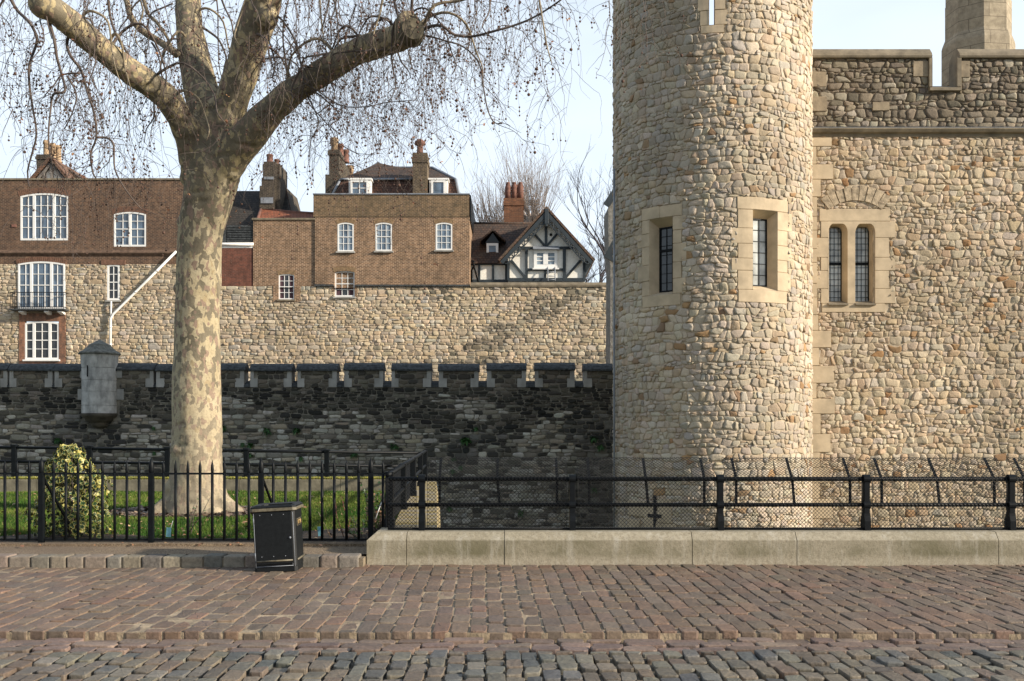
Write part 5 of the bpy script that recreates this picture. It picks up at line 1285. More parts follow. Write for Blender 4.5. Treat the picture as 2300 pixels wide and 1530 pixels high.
for px, yy in ((1141, 60.4), (1155, 60.4), (1161.5, 61.0), (1169, 60.4)): pot(h5, X(px, 60.4), yy, Z(447, 60.4), Z(410, 60.4), .185, m_pot_red, 1)
m = MB(); m.tube([(TX_(1060), TY_ + .1, TZ(583)), (TX_(1074), TY_ - .02, TZ(633))], .05, 6); m.tube([(TX_(1063), TY_ + .12, TZ(585)), (TX_(1066), TY_ + .1, TZ(590)), (TX_(1059), TY_ + .1, TZ(608)), (TX_(1059), TY_ + .1, TZ(636))], .05, 6); m.build('downpipe', m_iron, h5)
ld = thing('ladder', 'small metal ladder leaning under the window of the timber framed gable', 'ladder', (TX_(1239), TY_ - .6, ztop))
for px in (1230, 1246):
    m = MB(); m.tube([(TX_(px), TY_ - .55, TZ(634)), (TX_(px), TY_ - .22, TZ(601))], .03, 6); m.build('rail', m_lead, ld)
for py in (631, 623, 613): 
    m = MB(); m.tube([(TX_(1230), TY_ - .55 + (634 - py) * .01, TZ(py)), (TX_(1246), TY_ - .55 + (634 - py) * .01, TZ(py))], .022, 6); m.build('rung', m_lead, ld)
m = MB()
for px in (1236, 1239): m.bbox(TX_(px) - .03, TX_(px) + .03, TY_ - .1, TY_, TZ(530), TZ(525), .01)
m.build('lamp', m_iron, h5)
# ================================================================== PLANE TREE
TD_ = 17.06
pt = thing('plane_tree', 'tall bare plane tree with patchy cream bark and hanging seed balls', 'tree', (TX, TY, .12))
def T3(px, py, dy=0.0):
    d = TD_ + dy; return P3(px, py, d)
def path(pts, dys=None):
    """photo pixels -> points at the tree's distance, with an own depth offset at each point"""
    n = len(pts); dys = dys or [0] * n
    return [T3(p[0], p[1], dy) for p, dy in zip(pts, dys)]
def smooth(pts, rad, k=4):
    P, R = [], []; n = len(pts)
    for i in range(n - 1):
        p0, p1, p2, p3 = pts[max(i - 1, 0)], pts[i], pts[i + 1], pts[min(i + 2, n - 1)]
        for j in range(k):
            t = j / k; P.append(.5 * ((2 * p1) + (p2 - p0) * t + (2 * p0 - 5 * p1 + 4 * p2 - p3) * t * t + (3 * p1 - p0 - 3 * p2 + p3) * t ** 3)); R.append(rad[i] + (rad[i + 1] - rad[i]) * t)
    P.append(pts[-1]); R.append(rad[-1]); return P, R
mp = TD_ / F     # metres per photo pixel at the tree
m = MB()
def limb(pts, wpx, dys=None, n=18):
    p, r = smooth(path(pts, dys), [w_ * mp / 2 * .955 for w_ in wpx]); m.tube(p, r, n)
limb([(447, 1165), (446, 1130), (444, 1090), (442, 1050), (442, 980), (442, 900), (443, 800), (444, 700), (446, 600), (452, 520), (466, 460), (476, 410), (484, 360), (490, 330)],
     [172, 146, 128, 119, 115, 113, 106, 102, 102, 103, 112, 124, 122, 100])
limb([(460, 440), (434, 370), (418, 300), (385, 232), (330, 185), (285, 155), (240, 120), (180, 68), (120, 22), (96, 8)], [70, 64, 57, 60, 58, 56, 56, 54, 56, 46], [0, -.1, -.3, -.6, -.9, -1.1, -1.3, -1.6, -1.9, -2.0])
limb([(480, 420), (478, 330), (470, 260), (452, 200), (436, 130), (426, 60), (423, 0), (418, -90), (424, -200), (445, -330), (452, -450)], [105, 100, 92, 84, 74, 64, 62, 60, 50, 36, 20], [0, .0, .1, .3, .5, .7, .9, 1.2, 1.4, 1.5, 1.5])
limb([(492, 400), (502, 320), (512, 260), (527, 210), (547, 150), (565, 85), (588, 20), (612, -60), (650, -170), (720, -290), (760, -400)], [100, 88, 84, 76, 76, 80, 82, 66, 52, 36, 20], [0, .0, -.0, -.1, -.2, -.4, -.6, -.9, -1.0, -1.0, -.9])
limb([(485, 420), (520, 350), (560, 305), (598, 262), (640, 222), (690, 186), (745, 150), (800, 118), (850, 100), (890, 88), (918, 76), (930, 66)], [80, 86, 76, 68, 62, 59, 58, 56, 57, 55, 52, 40], [0, -.2, -.4, -.6, -.8, -1.0, -1.2, -1.4, -1.6, -1.7, -1.8, -1.82])
limb([(905, 95), (915, 60), (922, 47)], [40, 50, 49], [-1.8, -2.0, -2.12])
for a, L, w_ in ((-2.6, .74, 54), (-.40, .76, 60), (-1.4, .50, 52), (2.9, .62, 50), (.35, .62, 50), (1.6, .5, 40), (-2.0, .60, 44), (-.9, .62, 46)):   # root flares
    p = [Vector((TX + cos(a) * .12, TY + sin(a) * .1, .90)), Vector((TX + cos(a) * .28, TY + sin(a) * .25, .45)), Vector((TX + cos(a) * L, TY + sin(a) * L * .8, .13)), Vector((TX + cos(a) * L * 1.25, TY + sin(a) * L, .0))]
    P_, R_ = smooth(p, [w_ * 1.3 * mp / 2, w_ * mp / 2, w_ * .7 * mp / 2, w_ * .3 * mp / 2]); m.tube(P_, R_, 10)
for px, py, dy, rr in ((405, 648, -.1, 17), (408, 1010, -.2, 26), (400, 1100, -.1, 30), (520, 390, -.2, 20), (416, 500, -.1, 18), (600, 40, -.75, 26), (425, 400, -.1, 22), (100, 12, -1.95, 30), (420, 290, -.3, 36)):
    c = T3(px, py, dy); bm = bmesh.new(); bmesh.ops.create_icosphere(bm, subdivisions=2, radius=rr * mp); m.add([v_.co + c for v_ in bm.verts], [[q.index for q in f.verts] for f in bm.faces]); bm.free()
raw = m.build('trunk', m_black, pt)
md = raw.modifiers.new('r', 'REMESH'); md.mode = 'VOXEL'; md.voxel_size = .026
ms = raw.modifiers.new('s', 'SMOOTH'); ms.factor = .6; ms.iterations = 4
dg = bpy.context.evaluated_depsgraph_get(); me2 = bpy.data.meshes.new_from_object(raw.evaluated_get(dg)); raw.modifiers.clear()
nv = len(me2.vertices); co = np.empty(nv * 3); me2.vertices.foreach_get('co', co); co = co.reshape(-1, 3); no = np.empty(nv * 3); me2.vertices.foreach_get('normal', no); no = no.reshape(-1, 3)
dsp = np.array([mnoise.noise(Vector((x * 2.2, y * 2.2, z * 1.1))) * .026 + mnoise.noise(Vector((x * 7, y * 7, z * 3.2 + 9))) * .009 for x, y, z in co])
fold = np.array([max(0, mnoise.noise(Vector((x * 3, y * 3, z * 11 + 40))) - .25) * (.05 if (5.2 < z < 7.2 or z < 1.6) else 0.0) for x, y, z in co])
co += no * (dsp - fold)[:, None]; me2.vertices.foreach_set('co', co.ravel()); me2.polygons.foreach_set('use_smooth', [True] * len(me2.polygons))
old = raw.data; raw.data = me2; bpy.data.meshes.remove(old)
# bark: cream ground with olive and mauve-brown plates, fewer cream patches high up
k = NB('plane_bark'); v = k.tc((1, 1, .62))
nd = k.n('TexNoise'); nd.inputs['Scale'].default_value = 9; nd.inputs['Detail'].default_value = 3; k.l(v, nd.inputs['Vector'])
ad = k.n('VectorMath', operation='MULTIPLY_ADD'); k.l(nd.outputs['Color'], ad.inputs[0]); ad.inputs[1].default_value = (.13, .13, .13); k.l(v, ad.inputs[2])
def vor(scale, off):
    mp_ = k.n('Mapping'); mp_.inputs['Location'].default_value = off; k.l(ad.outputs[0], mp_.inputs['Vector']); x = k.n('TexVoronoi'); x.inputs['Scale'].default_value = scale; k.l(mp_.outputs['Vector'], x.inputs['Vector'])
    s_ = k.n('SeparateColor'); k.l(x.outputs['Color'], s_.inputs[0]); return s_.outputs
a1, a2 = vor(12.5, (0, 0, 0)), vor(17, (3, 7, 1))
geo = k.n('NewGeometry'); sz = k.n('SeparateXYZ'); k.l(geo.outputs['Position'], sz.inputs[0])
high = k.n('MapRange'); k.l(sz.outputs['Z'], high.inputs['Value']); high.inputs['From Min'].default_value = 4.4; high.inputs['From Max'].default_value = 6.0; high.inputs['To Min'].default_value = -.05; high.inputs['To Max'].default_value = .40
s1 = k.n('Math', operation='ADD'); k.l(a1[0], s1.inputs[0]); k.l(high.outputs['Result'], s1.inputs[1])
lown = k.noise(k.tc(), .9, 3); l2 = k.n('MapRange'); k.l(lown, l2.inputs['Value']); l2.inputs['From Min'].default_value = .3; l2.inputs['From Max'].default_value = .7; l2.inputs['To Min'].default_value = -.18; l2.inputs['To Max'].default_value = .18
s2 = k.n('Math', operation='ADD'); k.l(s1.outputs[0], s2.inputs[0]); k.l(l2.outputs['Result'], s2.inputs[1])
# olive plates vary by coarse noise all round; fine speckle for the bark
fine = k.noise(k.tc(), 30, 5, .65)
cream = k.ramp(k.noise(k.tc(), 3, 4), [(.3, (.36, .295, .18)), (.7, (.46, .395, .27))])
c = k.mix(k.ramp(a2[1], [(.0, 0), (.30, 0), (.31, 1), (.38, 1), (.39, 0)], 'CONSTANT'), cream, (.34, .27, .16))
olive = k.ramp(k.noise(k.tc(), 4, 4), [(.3, (.14, .12, .083)), (.7, (.23, .198, .14))])
c = k.mix(k.ramp(s2.outputs[0], [(0, 0), (.54, 1)], 'CONSTANT'), c, olive)
c = k.mix(k.ramp(a2[0], [(0, 0), (.84, 1)], 'CONSTANT'), c, (.27, .195, .145))
sparse = k.mix(1.0, k.ramp(a2[2], [(0, 0), (.82, 1)], 'CONSTANT'), k.ramp(high.outputs['Result'], [(.2, 0), (.44, 1)]), 'MULTIPLY')
c = k.mix(sparse, c, (.43, .35, .20))
lowm = k.n('MapRange'); k.l(sz.outputs['Z'], lowm.inputs['Value']); lowm.inputs['From Min'].default_value = .6; lowm.inputs['From Max'].default_value = 3.0; lowm.inputs['To Min'].default_value = .55; lowm.inputs['To Max'].default_value = 0
c = k.mix(lowm.outputs['Result'], c, k.ramp(k.noise(k.tc((1, 1, .25)), 5, 5, .6), [(.3, (.22, .175, .13)), (.7, (.40, .34, .24))]))
c = k.mix(k.ramp(fine, [(.3, .45), (.5, 0)]), c, (.09, .07, .05))
vc = k.tc((1, 1, .35)); crack = k.noise(vc, 9, 6, .7)
c = k.mix(k.ramp(crack, [(.28, .8), (.36, 0)]), c, (.06, .045, .035))
b1_ = k.bump(s2.outputs[0], .0, .01)
hgt_ = k.ramp(s2.outputs[0], [(0, 0), (.56, 1)], 'CONSTANT')
bk = k.bump(k.noise(k.tc(), 14, 5), .5, .02); bk = k.bump(crack, .4, .02, bk); bk = k.bump(hgt_, .4, .006, bk)
m_bark = k.out(c, .88, bk, spec=.2); raw.data.materials.clear(); raw.data.materials.append(m_bark)
# sawn end of the right limb
cpos = T3(923, 62, -2.28); m = MB(); bm = bmesh.new(); bmesh.ops.create_cone(bm, cap_ends=True, segments=22, radius1=26 * mp, radius2=22 * mp, depth=.2)
R_ = Vector((.28, -.93, .12)).to_track_quat('Z', 'Y').to_matrix().to_4x4(); bm.transform(Matrix.Translation(cpos + Vector((0, .16, 0))) @ R_)
m.add([v_.co[:] for v_ in bm.verts], [[q.index for q in f.verts] for f in bm.faces]); bm.free()
m.build('sawn_end', m_plain('sawn_wood', (.10, .085, .055), .9, .45, 12, .4, .01), pt)

m_twig = m_plain('twig_bark', (.095, .072, .060), .8, .4, 6, .3, .003)
m_branch = m_plain('branch_bark', (.24, .195, .13), .85, .4, 5, .4, .008)
tw = MB(); balls = []; leaves = MB(); rt = random.Random(99)
def thin(pts, r0, r1, n=3):
    N = len(pts); tw.tube(pts, [r0 + (r1 - r0) * i / (N - 1) for i in range(N)], n, cap=False)
def ball_chain(p):
    q = Vector(p); L = rt.uniform(.03, .10)
    e = q + Vector((rt.gauss(0, .01), rt.gauss(0, .01), -L)); k_ = rt.choice([1, 1, 1, 2, 2, 3])
    pts = [q, e]
    for i in range(k_):
        balls.append((e.copy(), rt.uniform(.0115, .020))); e = e + Vector((rt.gauss(0, .012), rt.gauss(0, .012), -rt.uniform(.055, .09))); pts.append(e) if i < k_ - 1 else None
    thin(pts, .0025, .0022)
def strand(p0, d0, L, r0, depth=0, hang=.5, wander=.30, step=.10, ball=.12, side=.35):
    ball = min(ball, .055)
    """a pendulous twig wandering downward with side twigs"""
    p = Vector(p0); d = Vector(d0).normalized(); pts = [p.copy()]; n = max(3, int(L / step)); st = L / n
    for i in range(n):
        d = (d + Vector((rt.gauss(0, wander), rt.gauss(0, wander * .6), rt.gauss(0, wander * .6) - hang * .35 * (1 if i < n * .8 else -.5)))).normalized(); p = p + d * st; pts.append(p.copy())
        if depth < 2 and rt.random() < side and i > 0:
            sd = (d * .4 + Vector((rt.choice((-1, 1)) * rt.uniform(.4, 1), rt.gauss(0, .5), rt.uniform(-.3, .35)))).normalized()
            strand(p, sd, L * rt.uniform(.12, .42), r0 * .62, depth + 1, hang * .9, wander * 1.1, step * .8, ball, side * .45)
        if rt.random() < ball: ball_chain(p)
    thin(pts, r0, r0 * .4, 4 if r0 > .008 else 3)
    if depth == 2 and rt.random() < .14: ball_chain(p)
    if rt.random() < .035:
        s_ = rt.uniform(.02, .04); leaves.col = pick(rt, [(.28, .12, .06), (.22, .10, .055), (.34, .17, .08)], .2)
        for _ in range(3):
            a = Vector((rt.gauss(0, 1), rt.gauss(0, 1), rt.gauss(0, 1))).normalized() * s_; b = Vector((rt.gauss(0, 1), rt.gauss(0, 1), rt.gauss(0, 1))).normalized() * s_
            leaves.add([p, p + a, p + a * .6 + b, p + b], [(0, 1, 2, 3)])
# lower outline of the crown (photo px -> lowest twig py)
env = [(-60, 420), (0, 395), (60, 350), (110, 370), (160, 330), (210, 395), (250, 470), (300, 440), (345, 330), (400, 350), (470, 330), (540, 340), (580, 390), (625, 440), (665, 420), (700, 330), (760, 320), (830, 372), (870, 340), (930, 300), (985, 330), (1035, 330), (1075, 270), (1110, 255), (1160, 215), (1210, 240), (1250, 110), (1285, 60), (1330, 95), (1370, 160), (1400, 175), (1450, 120), (1500, 70), (1560, 20)]
def env_y(px):
    for (a, ya), (b, yb) in zip(env, env[1:]):
        if a <= px <= b: return ya + (yb - ya) * (px - a) / (b - a)
    return 100
# traced secondary branches
def branch(pts, w0, w1, dy0, dy1, side=.5):
    n = len(pts); dys = [dy0 + (dy1 - dy0) * i / (n - 1) + .10 * sin(i * 2.1) for i in range(n)]
    p, r = smooth(path(pts, dys), [(w0 + (w1 - w0) * i / (n - 1)) * mp / 2 for i in range(n)], 3)
    b = MB(); b.tube(p, r, 7); b.build('branch', m_branch if w0 > 7 else m_twig, pt)
    for i in range(2, len(p)):
        if rt.random() < side:
            d = Vector((rt.choice((-1, 1)) * rt.uniform(.5, 1), rt.gauss(0, .5), rt.uniform(-.6, .3))); strand(p[i], d, rt.uniform(.3, 1.0), .0065, 1, .5, .35, .08, .14, .4)
branch([(22, -5), (40, 25), (66, 50), (82, 82), (80, 105), (66, 145), (66, 190), (73, 240), (82, 300), (72, 345), (62, 385), (66, 420)], 7, 3, -1.2, -1.6)
branch([(100, 25), (112, 55), (123, 95), (128, 130), (140, 172), (146, 205), (120, 212), (114, 245), (109, 300), (112, 345), (120, 375)], 7, 2.5, -1.9, -2.3)
branch([(157, 72), (150, 100), (160, 128), (182, 158), (196, 205), (213, 260), (216, 310), (204, 345), (208, 385), (215, 400)], 7, 3, -1.6, -2.0)
branch([(216, 309), (240, 310), (254, 322), (256, 345), (258, 380), (275, 415), (300, 450), (318, 470)], 5, 2, -2.0, -2.3)
branch([(280, -30), (285, 5), (295, 40), (318, 68), (350, 88), (385, 112), (400, 125)], 13, 18, .6, .3, .3)
branch([(320, -10), (332, 30), (350, 48), (372, 78), (385, 105)], 9, 6, .4, .3, .4)
branch([(388, 8), (365, 18), (340, 30), (332, 60), (340, 85)], 4, 3, .1, -.2)
branch([(242, -10), (248, 40), (262, 80), (280, 110), (308, 148), (340, 158), (346, 175)], 6, 4, -.5, -.3)
branch([(340, 95), (352, 115), (362, 155), (366, 200)], 5, 2, -.2, -.4)
branch([(495, -10), (505, 18), (520, 50), (526, 90)], 5, 3, .4, .4); branch([(455, 62), (475, 75), (493, 92), (508, 128), (504, 150), (500, 175)], 6, 3, .5, .5)
branch([(180, 165), (140, 168), (122, 190), (100, 215)], 4, 2, -1.9, -2.0); branch([(150, 170), (165, 195), (172, 220), (160, 260), (145, 290)], 4, 2, -2.0, -2.2)
# shoots from the sawn limb
branch([(930, 70), (925, 30), (926, -5), (930, -60)], 7, 6, -1.9, -1.6, .6); branch([(905, 62), (892, 30), (884, -5), (878, -60)], 6, 5, -1.9, -1.5, .6)
branch([(938, 70), (955, 50), (965, 25), (985, 8), (1030, 2), (1075, -12)], 8, 5, -1.95, -2.4, .7); branch([(935, 78), (960, 62), (992, 58), (1020, 78), (1060, 82), (1110, 70), (1170, 52), (1215, 30), (1260, 0)], 7, 3, -1.95, -2.8, .8)
branch([(920, 82), (955, 80), (1000, 92), (1040, 105), (1075, 140), (1085, 190), (1095, 245), (1110, 275), (1128, 278)], 4, 2, -1.95, -2.7, .6); branch([(690, 185), (760, 235), (820, 240), (870, 230), (935, 225)], 3, 1.5, -1.0, -1.8, .5)
branch([(680, 185), (730, 205), (745, 130), (770, 118), (860, 112)], 3, 3, -1.3, -1.9, .1); branch([(600, 10), (625, 60), (660, 110), (690, 170), (712, 215)], 3, 1.5, -.9, -1.4, .5)
branch([(612, 175), (618, 140), (605, 95), (598, 50)], 4, 3, -.8, -.6, .5); branch([(770, 125), (780, 70), (800, 10)], 3, 2.5, -1.3, -1.1, .6); branch([(660, 205), (640, 130), (636, 60), (650, -10)], 4, 3, -.9, -.7, .6)
branch([(690, 230), (740, 285), (760, 320), (810, 350)], 2.5, 1.5, -1.0, -1.5, .5)
# mid-sized boughs arching out of the limbs and drooping, each a branch of its own
limb_pts = [(330, 185, -.9), (240, 120, -1.3), (170, 62, -1.6), (120, 22, -1.9), (385, 232, -.6), (430, 120, .4), (428, 60, .6), (424, 20, .8), (560, 100, -.4), (585, 30, -.6), (548, 150, -.3), (620, 240, -.7), (700, 182, -1.2), (760, 140, -1.3), (820, 112, -1.5), (870, 95, -1.7), (930, 68, -1.9), (900, 80, -1.8), (640, -10, -.8), (700, -30, -1.0), (800, -30, -1.4), (50, -20, -2.2), (200, -30, -1.2), (1000, -20, -2.2), (1100, -20, -2.4), (440, -250, 1.4), (450, -340, 1.5), (420, -150, 1.3), (660, -190, -1.0), (720, -290, -1.0), (640, -130, -.9)]
for i_, (px, py, dy) in enumerate(limb_pts):
    for q_ in range(2 if i_ % 3 else 1):
        sx_ = rt.choice((-1, 1)) if px < 880 else rt.choice((1, 1, -1)); reach = rt.uniform(40, 150); rise_ = rt.uniform(15, 70); drop = rt.uniform(60, 200)
        drop = min(drop, max(30, env_y(px + sx_ * reach) - py - 20))
        pts = [(px, py), (px + sx_ * reach * .25, py - rise_ * .8), (px + sx_ * reach * .55, py - rise_), (px + sx_ * reach * .85, py - rise_ * .3), (px + sx_ * reach * 1.0, py + drop * .35), (px + sx_ * (reach + rt.uniform(-18, 18)), py + drop * .7), (px + sx_ * (reach + rt.uniform(-10, 30)), py + drop)]
        pts = [(a + rt.uniform(-5, 5), b + rt.uniform(-4, 4)) if 0 < j < 7 else (a, b) for j, (a, b) in enumerate(pts)]
        branch(pts, rt.uniform(4.5, 8), 1.6, dy, dy + rt.uniform(-1, .6), .30)
# hanging strands filling the crown; density follows the photo
def dens(px):
    for a, b, q in ((-60, 100, 1.0), (100, 240, .85), (240, 400, .85), (400, 560, .28), (560, 680, 1.15), (680, 900, 1.6), (900, 1100, 1.35), (1100, 1240, .9), (1240, 1290, .18), (1290, 1325, .03), (1325, 1460, .5), (1460, 1600, .12)):
        if a <= px < b: return q
    return 0
nst = 0
while nst < 225:
    px = rt.uniform(-80, 1520)
    if rt.random() > dens(px) / 1.6: continue
    top = rt.choice([rt.uniform(-260, -10), rt.uniform(-60, env_y(px) * .75)]); bot = env_y(px) * rt.uniform(.5, 1.0)
    if bot < top + 25: continue
    dy = rt.uniform(-2.6, 1.4); p0 = T3(px, top, dy); L = (bot - top) * mp * 1.12
    strand(p0, (rt.gauss(0, .35), rt.gauss(0, .2), -1), L, rt.uniform(.004, .0080), 0, .55, .18, .11, .10, .36); nst += 1
tw.build('crown', m_twig, pt)
lo_ = leaves.build('dead_leaves', m_leaf, pt, color=True); lo_['kind'] = 'stuff'
# seed balls: the 100 largest in the picture as parts, the rest as one
def vis(b):
    p = b[0]; px = CX + p.x * F / p.y; py = HZN - (p.z - EYE) * F / p.y; return 0 < px < 2300 and 0 < py < 1530
m_ball = m_plain('seed_ball', (.11, .062, .045), .95, .3, 60, .8, .004)
balls.sort(key=lambda b: (not vis(b), -b[1] / b[0].y)); bm = bmesh.new(); bmesh.ops.create_icosphere(bm, subdivisions=2, radius=1); iv = [v_.co.copy() for v_ in bm.verts]; ifc = [[q.index for q in f.verts] for f in bm.faces]; bm.free()
one = MB(); one.add([v_ * (1 + .06 * rt.random()) for v_ in iv], ifc, 0, True); sb = None
for p, r in balls[:100]:
    if sb is None: sb = one.build('seed_ball', m_ball, None); o = sb
    else: o = sb.copy(); COL.objects.link(o)
    o.parent = pt; o.location = p - Vector(BASE[pt.name]); o.scale = (r * 1.15,) * 3
bm = bmesh.new(); bmesh.ops.create_icosphere(bm, subdivisions=1, radius=1); iv = np.array([v_.co[:] for v_ in bm.verts]); ifc = np.array([[q.index for q in f.verts] for f in bm.faces]); bm.free()
rest = balls[100:]; V = np.concatenate([iv * r + np.array(p[:]) for p, r in rest]); T = np.concatenate([ifc + i * len(iv) for i in range(len(rest))])
np_mesh('seed_balls', V, T, [m_ball], pt, smooth=np.ones(len(T)))['kind'] = 'stuff'

# ---- bare trees far behind the houses
def bare_tree(name, label, x, y, z0, L0, r0, spread, up, seed, cat='tree', levels=6, trunkL=None, pollard=False, mat=None, group=None, ns=(2, 3)):
    rg = random.Random(seed); t = thing(name, label, cat, (x, y, z0), group); tr_ = MB(); cr = MB()
    def grow(p, d, L, r, lv):
        n = 4; pts = [p.copy()]
        for i in range(n): d = (d + Vector((rg.gauss(0, .10), rg.gauss(0, .10), rg.gauss(0, .06) + up * .05))).normalized(); p = p + d * L / n; pts.append(p.copy())
        rr = [r * (1 - .35 * i / n) for i in range(n + 1)]; (tr_ if lv < 2 else cr).tube(pts, rr, 7 if lv < 2 else 3, cap=False)
        if lv >= levels: return
        for _ in range(rg.randint(*ns) + (1 if lv == 0 else 0)):
            ax = Vector((rg.gauss(0, 1), rg.gauss(0, 1), 0)).normalized(); nd = (d + ax * spread * rg.uniform(.5, 1.2)).normalized(); q = pts[rg.randint(2, n)] if lv > 0 else pts[rg.randint(3, n)]
            grow(q, nd, L * rg.uniform(.62, .86), r * rg.uniform(.5, .68), lv + 1)
    if pollard:
        tr_.tube([Vector((x, y, z0)), Vector((x, y, z0 + trunkL * .6)), Vector((x + .2, y, z0 + trunkL))], [r0, r0 * .9, r0 * .7], 8)
        for i in range(18):
            a = rg.uniform(0, 2 * pi); h0 = z0 + trunkL * rg.uniform(.82, 1.0); q = Vector((x + .2, y, h0)); d = Vector((cos(a), sin(a), rg.uniform(.4, 1.4))).normalized(); kn = q + d * rg.uniform(.8, 2.0) * spread
            tr_.tube([q, (q + kn) / 2 + Vector((0, 0, -.1)), kn], [r0 * .4, r0 * .35, r0 * .45], 6)
            for j in range(15):
                dd = (d * .55 + Vector((rg.gauss(0, .4), rg.gauss(0, .4), 1.1))).normalized(); L = L0 * rg.uniform(.5, 1.1); pts = [kn.copy()]; p = kn.copy()
                for s_ in range(5):
                    dd = (dd + Vector((rg.gauss(0, .07), rg.gauss(0, .07), .06))).normalized(); p = p + dd * L / 5; pts.append(p.copy())
                    if s_ > 1 and rg.random() < .5: cr.tube([p, p + (dd + Vector((rg.gauss(0, .5), rg.gauss(0, .5), .1))).normalized() * L * .2], [.012, .006], 3, cap=False)
                cr.tube(pts, [.022, .018, .015, .012, .009, .006], 3, cap=False)
    else: grow(Vector((x, y, z0)), Vector((0, 0, 1)), L0, r0, 0)
    tr_.build('trunk', mat or m_twig, t); cr.build('crown', mat or m_twig, t); return t
m_pale = m_plain('pale_twigs', (.30, .24, .20), .85, .3, 4, .2, .005)
m_darkt = m_plain('dark_twigs', (.055, .045, .05), .85, .3, 4, .2, .005)
bd = 76.0
bare_tree('pollard_tree', 'bare pollarded tree with upright twigs behind the orange brick chimney', PX(1192, bd), bd, 2.0, 5.2, .42, 1.0, .5, 4, pollard=True, trunkL=PZ(495, bd) - 2.0, mat=m_pale)
bare_tree('pollard_tree', 'thinner bare pollard left of the orange brick chimney', PX(1108, bd + 3), bd + 3, 2.0, 4.4, .30, .9, .5, 8, pollard=True, trunkL=PZ(520, bd) - 2.0, mat=m_pale)
bare_tree('bare_tree', 'dark spreading bare tree beside the round tower above the wall', PX(1385, 72), 72, 2.0, 5.6, .36, .62, 1.3, 12, levels=7, mat=m_darkt, ns=(2, 3))
bare_tree('bare_tree', 'smaller dark bare tree low behind the timber gable', PX(1330, 74), 74, 2.0, 4.6, .26, .7, .9, 25, levels=7, mat=m_darkt, ns=(2, 3))

# ================================================================== FRONT IRON RAILING
RY = 12.40
fr_ = thing('iron_railing', 'black spiked iron railing along the front of the lawn', 'railing', (PX(400, RY), RY, .14))
def RZ(py): return PZ(py, RY)
xr0, xr1 = PX(-110, RY), PX(868, RY)
for z_, h_ in ((RZ(1212), .030), (RZ(1064), .024)):
    m = MB(); m.box(xr0, xr1, RY - .012, RY + .012, z_ - h_ / 2, z_ + h_ / 2); m.build('rail', m_iron, fr_)
def spike_bar(x, post=False):
    m = MB(); r = .031 if post else .0185; zt = RZ(1046 if not post else 1040); zb = .12 if post else RZ(1213)
    if post: m.bbox(x - r, x + r, RY - r, RY + r, zb, RZ(1062), .003)
    else: m.tube([(x, RY, zb), (x, RY, RZ(1062))], r, 8)
    m.tube([(x, RY, RZ(1062)), (x, RY, RZ(1058)), (x, RY, RZ(1056)), (x, RY, zt), (x, RY, zt + .075)], [r, r, r * 1.15, r * .95, .001], 8)
    return m
b0 = None; po0 = None; px = 11 - 27.4 * 4
while px < 862:
    idx = round((px - 93.2) / 27.4); post = idx % 9 == 0
    x = PX(px, RY)
    if post:
        if po0 is None: po0 = spike_bar(0, True).build('post', m_iron, None); po0.data.transform(Matrix.Translation(-Vector(BASE[fr_.name]))); po0.parent = fr_; po0.location.x = x
        else: o = po0.copy(); COL.objects.link(o); o.location.x = x
    else:
        if b0 is None: b0 = spike_bar(0).build('bar', m_iron, None); b0.data.transform(Matrix.Translation(-Vector(BASE[fr_.name]))); b0.parent = fr_; b0.location.x = x
        else: o = b0.copy(); COL.objects.link(o); o.location.x = x
    px += 27.4
for px in (95, 588):
    m = MB(); m.bar((PX(px + 1, RY), RY + .02, RZ(1075)), (PX(px + 22, RY), RY + .75, .12), .035, .02, up=(1, 0, 0)); m.build('brace', m_iron, fr_)

# ================================================================== BACK RAILING ON THE GARDEN WALL
BY = 22.8; br_ = thing('back_railing', 'plain two rail black railing on the garden wall behind the lawn', 'railing', (PX(500, BY), BY, .45))
def BZ(py): return PZ(py, BY)
for pa, pb in ((1004, 1018), (1036, 1048)):
    m = MB(); m.tube([(PX(-120, BY), BY, BZ(pa - 1)), (PX(955, BY), BY, BZ(pb))], .034, 10); m.build('rail', m_iron, br_)
for px in (-90, 32, 202, 376, 553, 734):
    m = MB(); zt = BZ(1002 + 15 * px / 950); x = PX(px, BY); m.bbox(x - .055, x + .055, BY - .04, BY + .04, .43, zt, .012); m.bbox(x - .066, x + .066, BY - .055, BY + .055, zt - .02, zt + .045, .015); m.build('post', m_iron, br_)
# ---- side railing on the retaining wall, running back to the corner
sr = thing('side_railing', 'black railing with mesh running back beside the moat to the corner post', 'railing', (-1.3, 16, .37))
A_, B_ = Vector((PX(873, 12.1), 12.05, 0)), Vector((PX(955, BY), BY, 0))
for za, zb2, r in ((PZ(1066, 12.1), BZ(1014), .034), (PZ(1133, 12.1), BZ(1046), .030)):
    m = MB(); m.tube([A_ + Vector((0, 0, za)), B_ + Vector((0, 0, zb2))], r, 10); m.build('rail', m_iron, sr)
for t_ in (.02, .26, .52, .78, 1.0):
    p = A_.lerp(B_, t_); m = MB(); zt = PZ(1066, 12.1) + (BZ(1014) - PZ(1066, 12.1)) * t_
    m.bbox(p.x - .05, p.x + .05, p.y - .05, p.y + .05, .36, zt + .03, .012); m.bbox(p.x - .065, p.x + .065, p.y - .065, p.y + .065, .36, .48, .015); m.build('post', m_iron, sr)
m = MB(); dirv = (B_ - A_); L = dirv.length; dirv.normalize(); H_ = .70
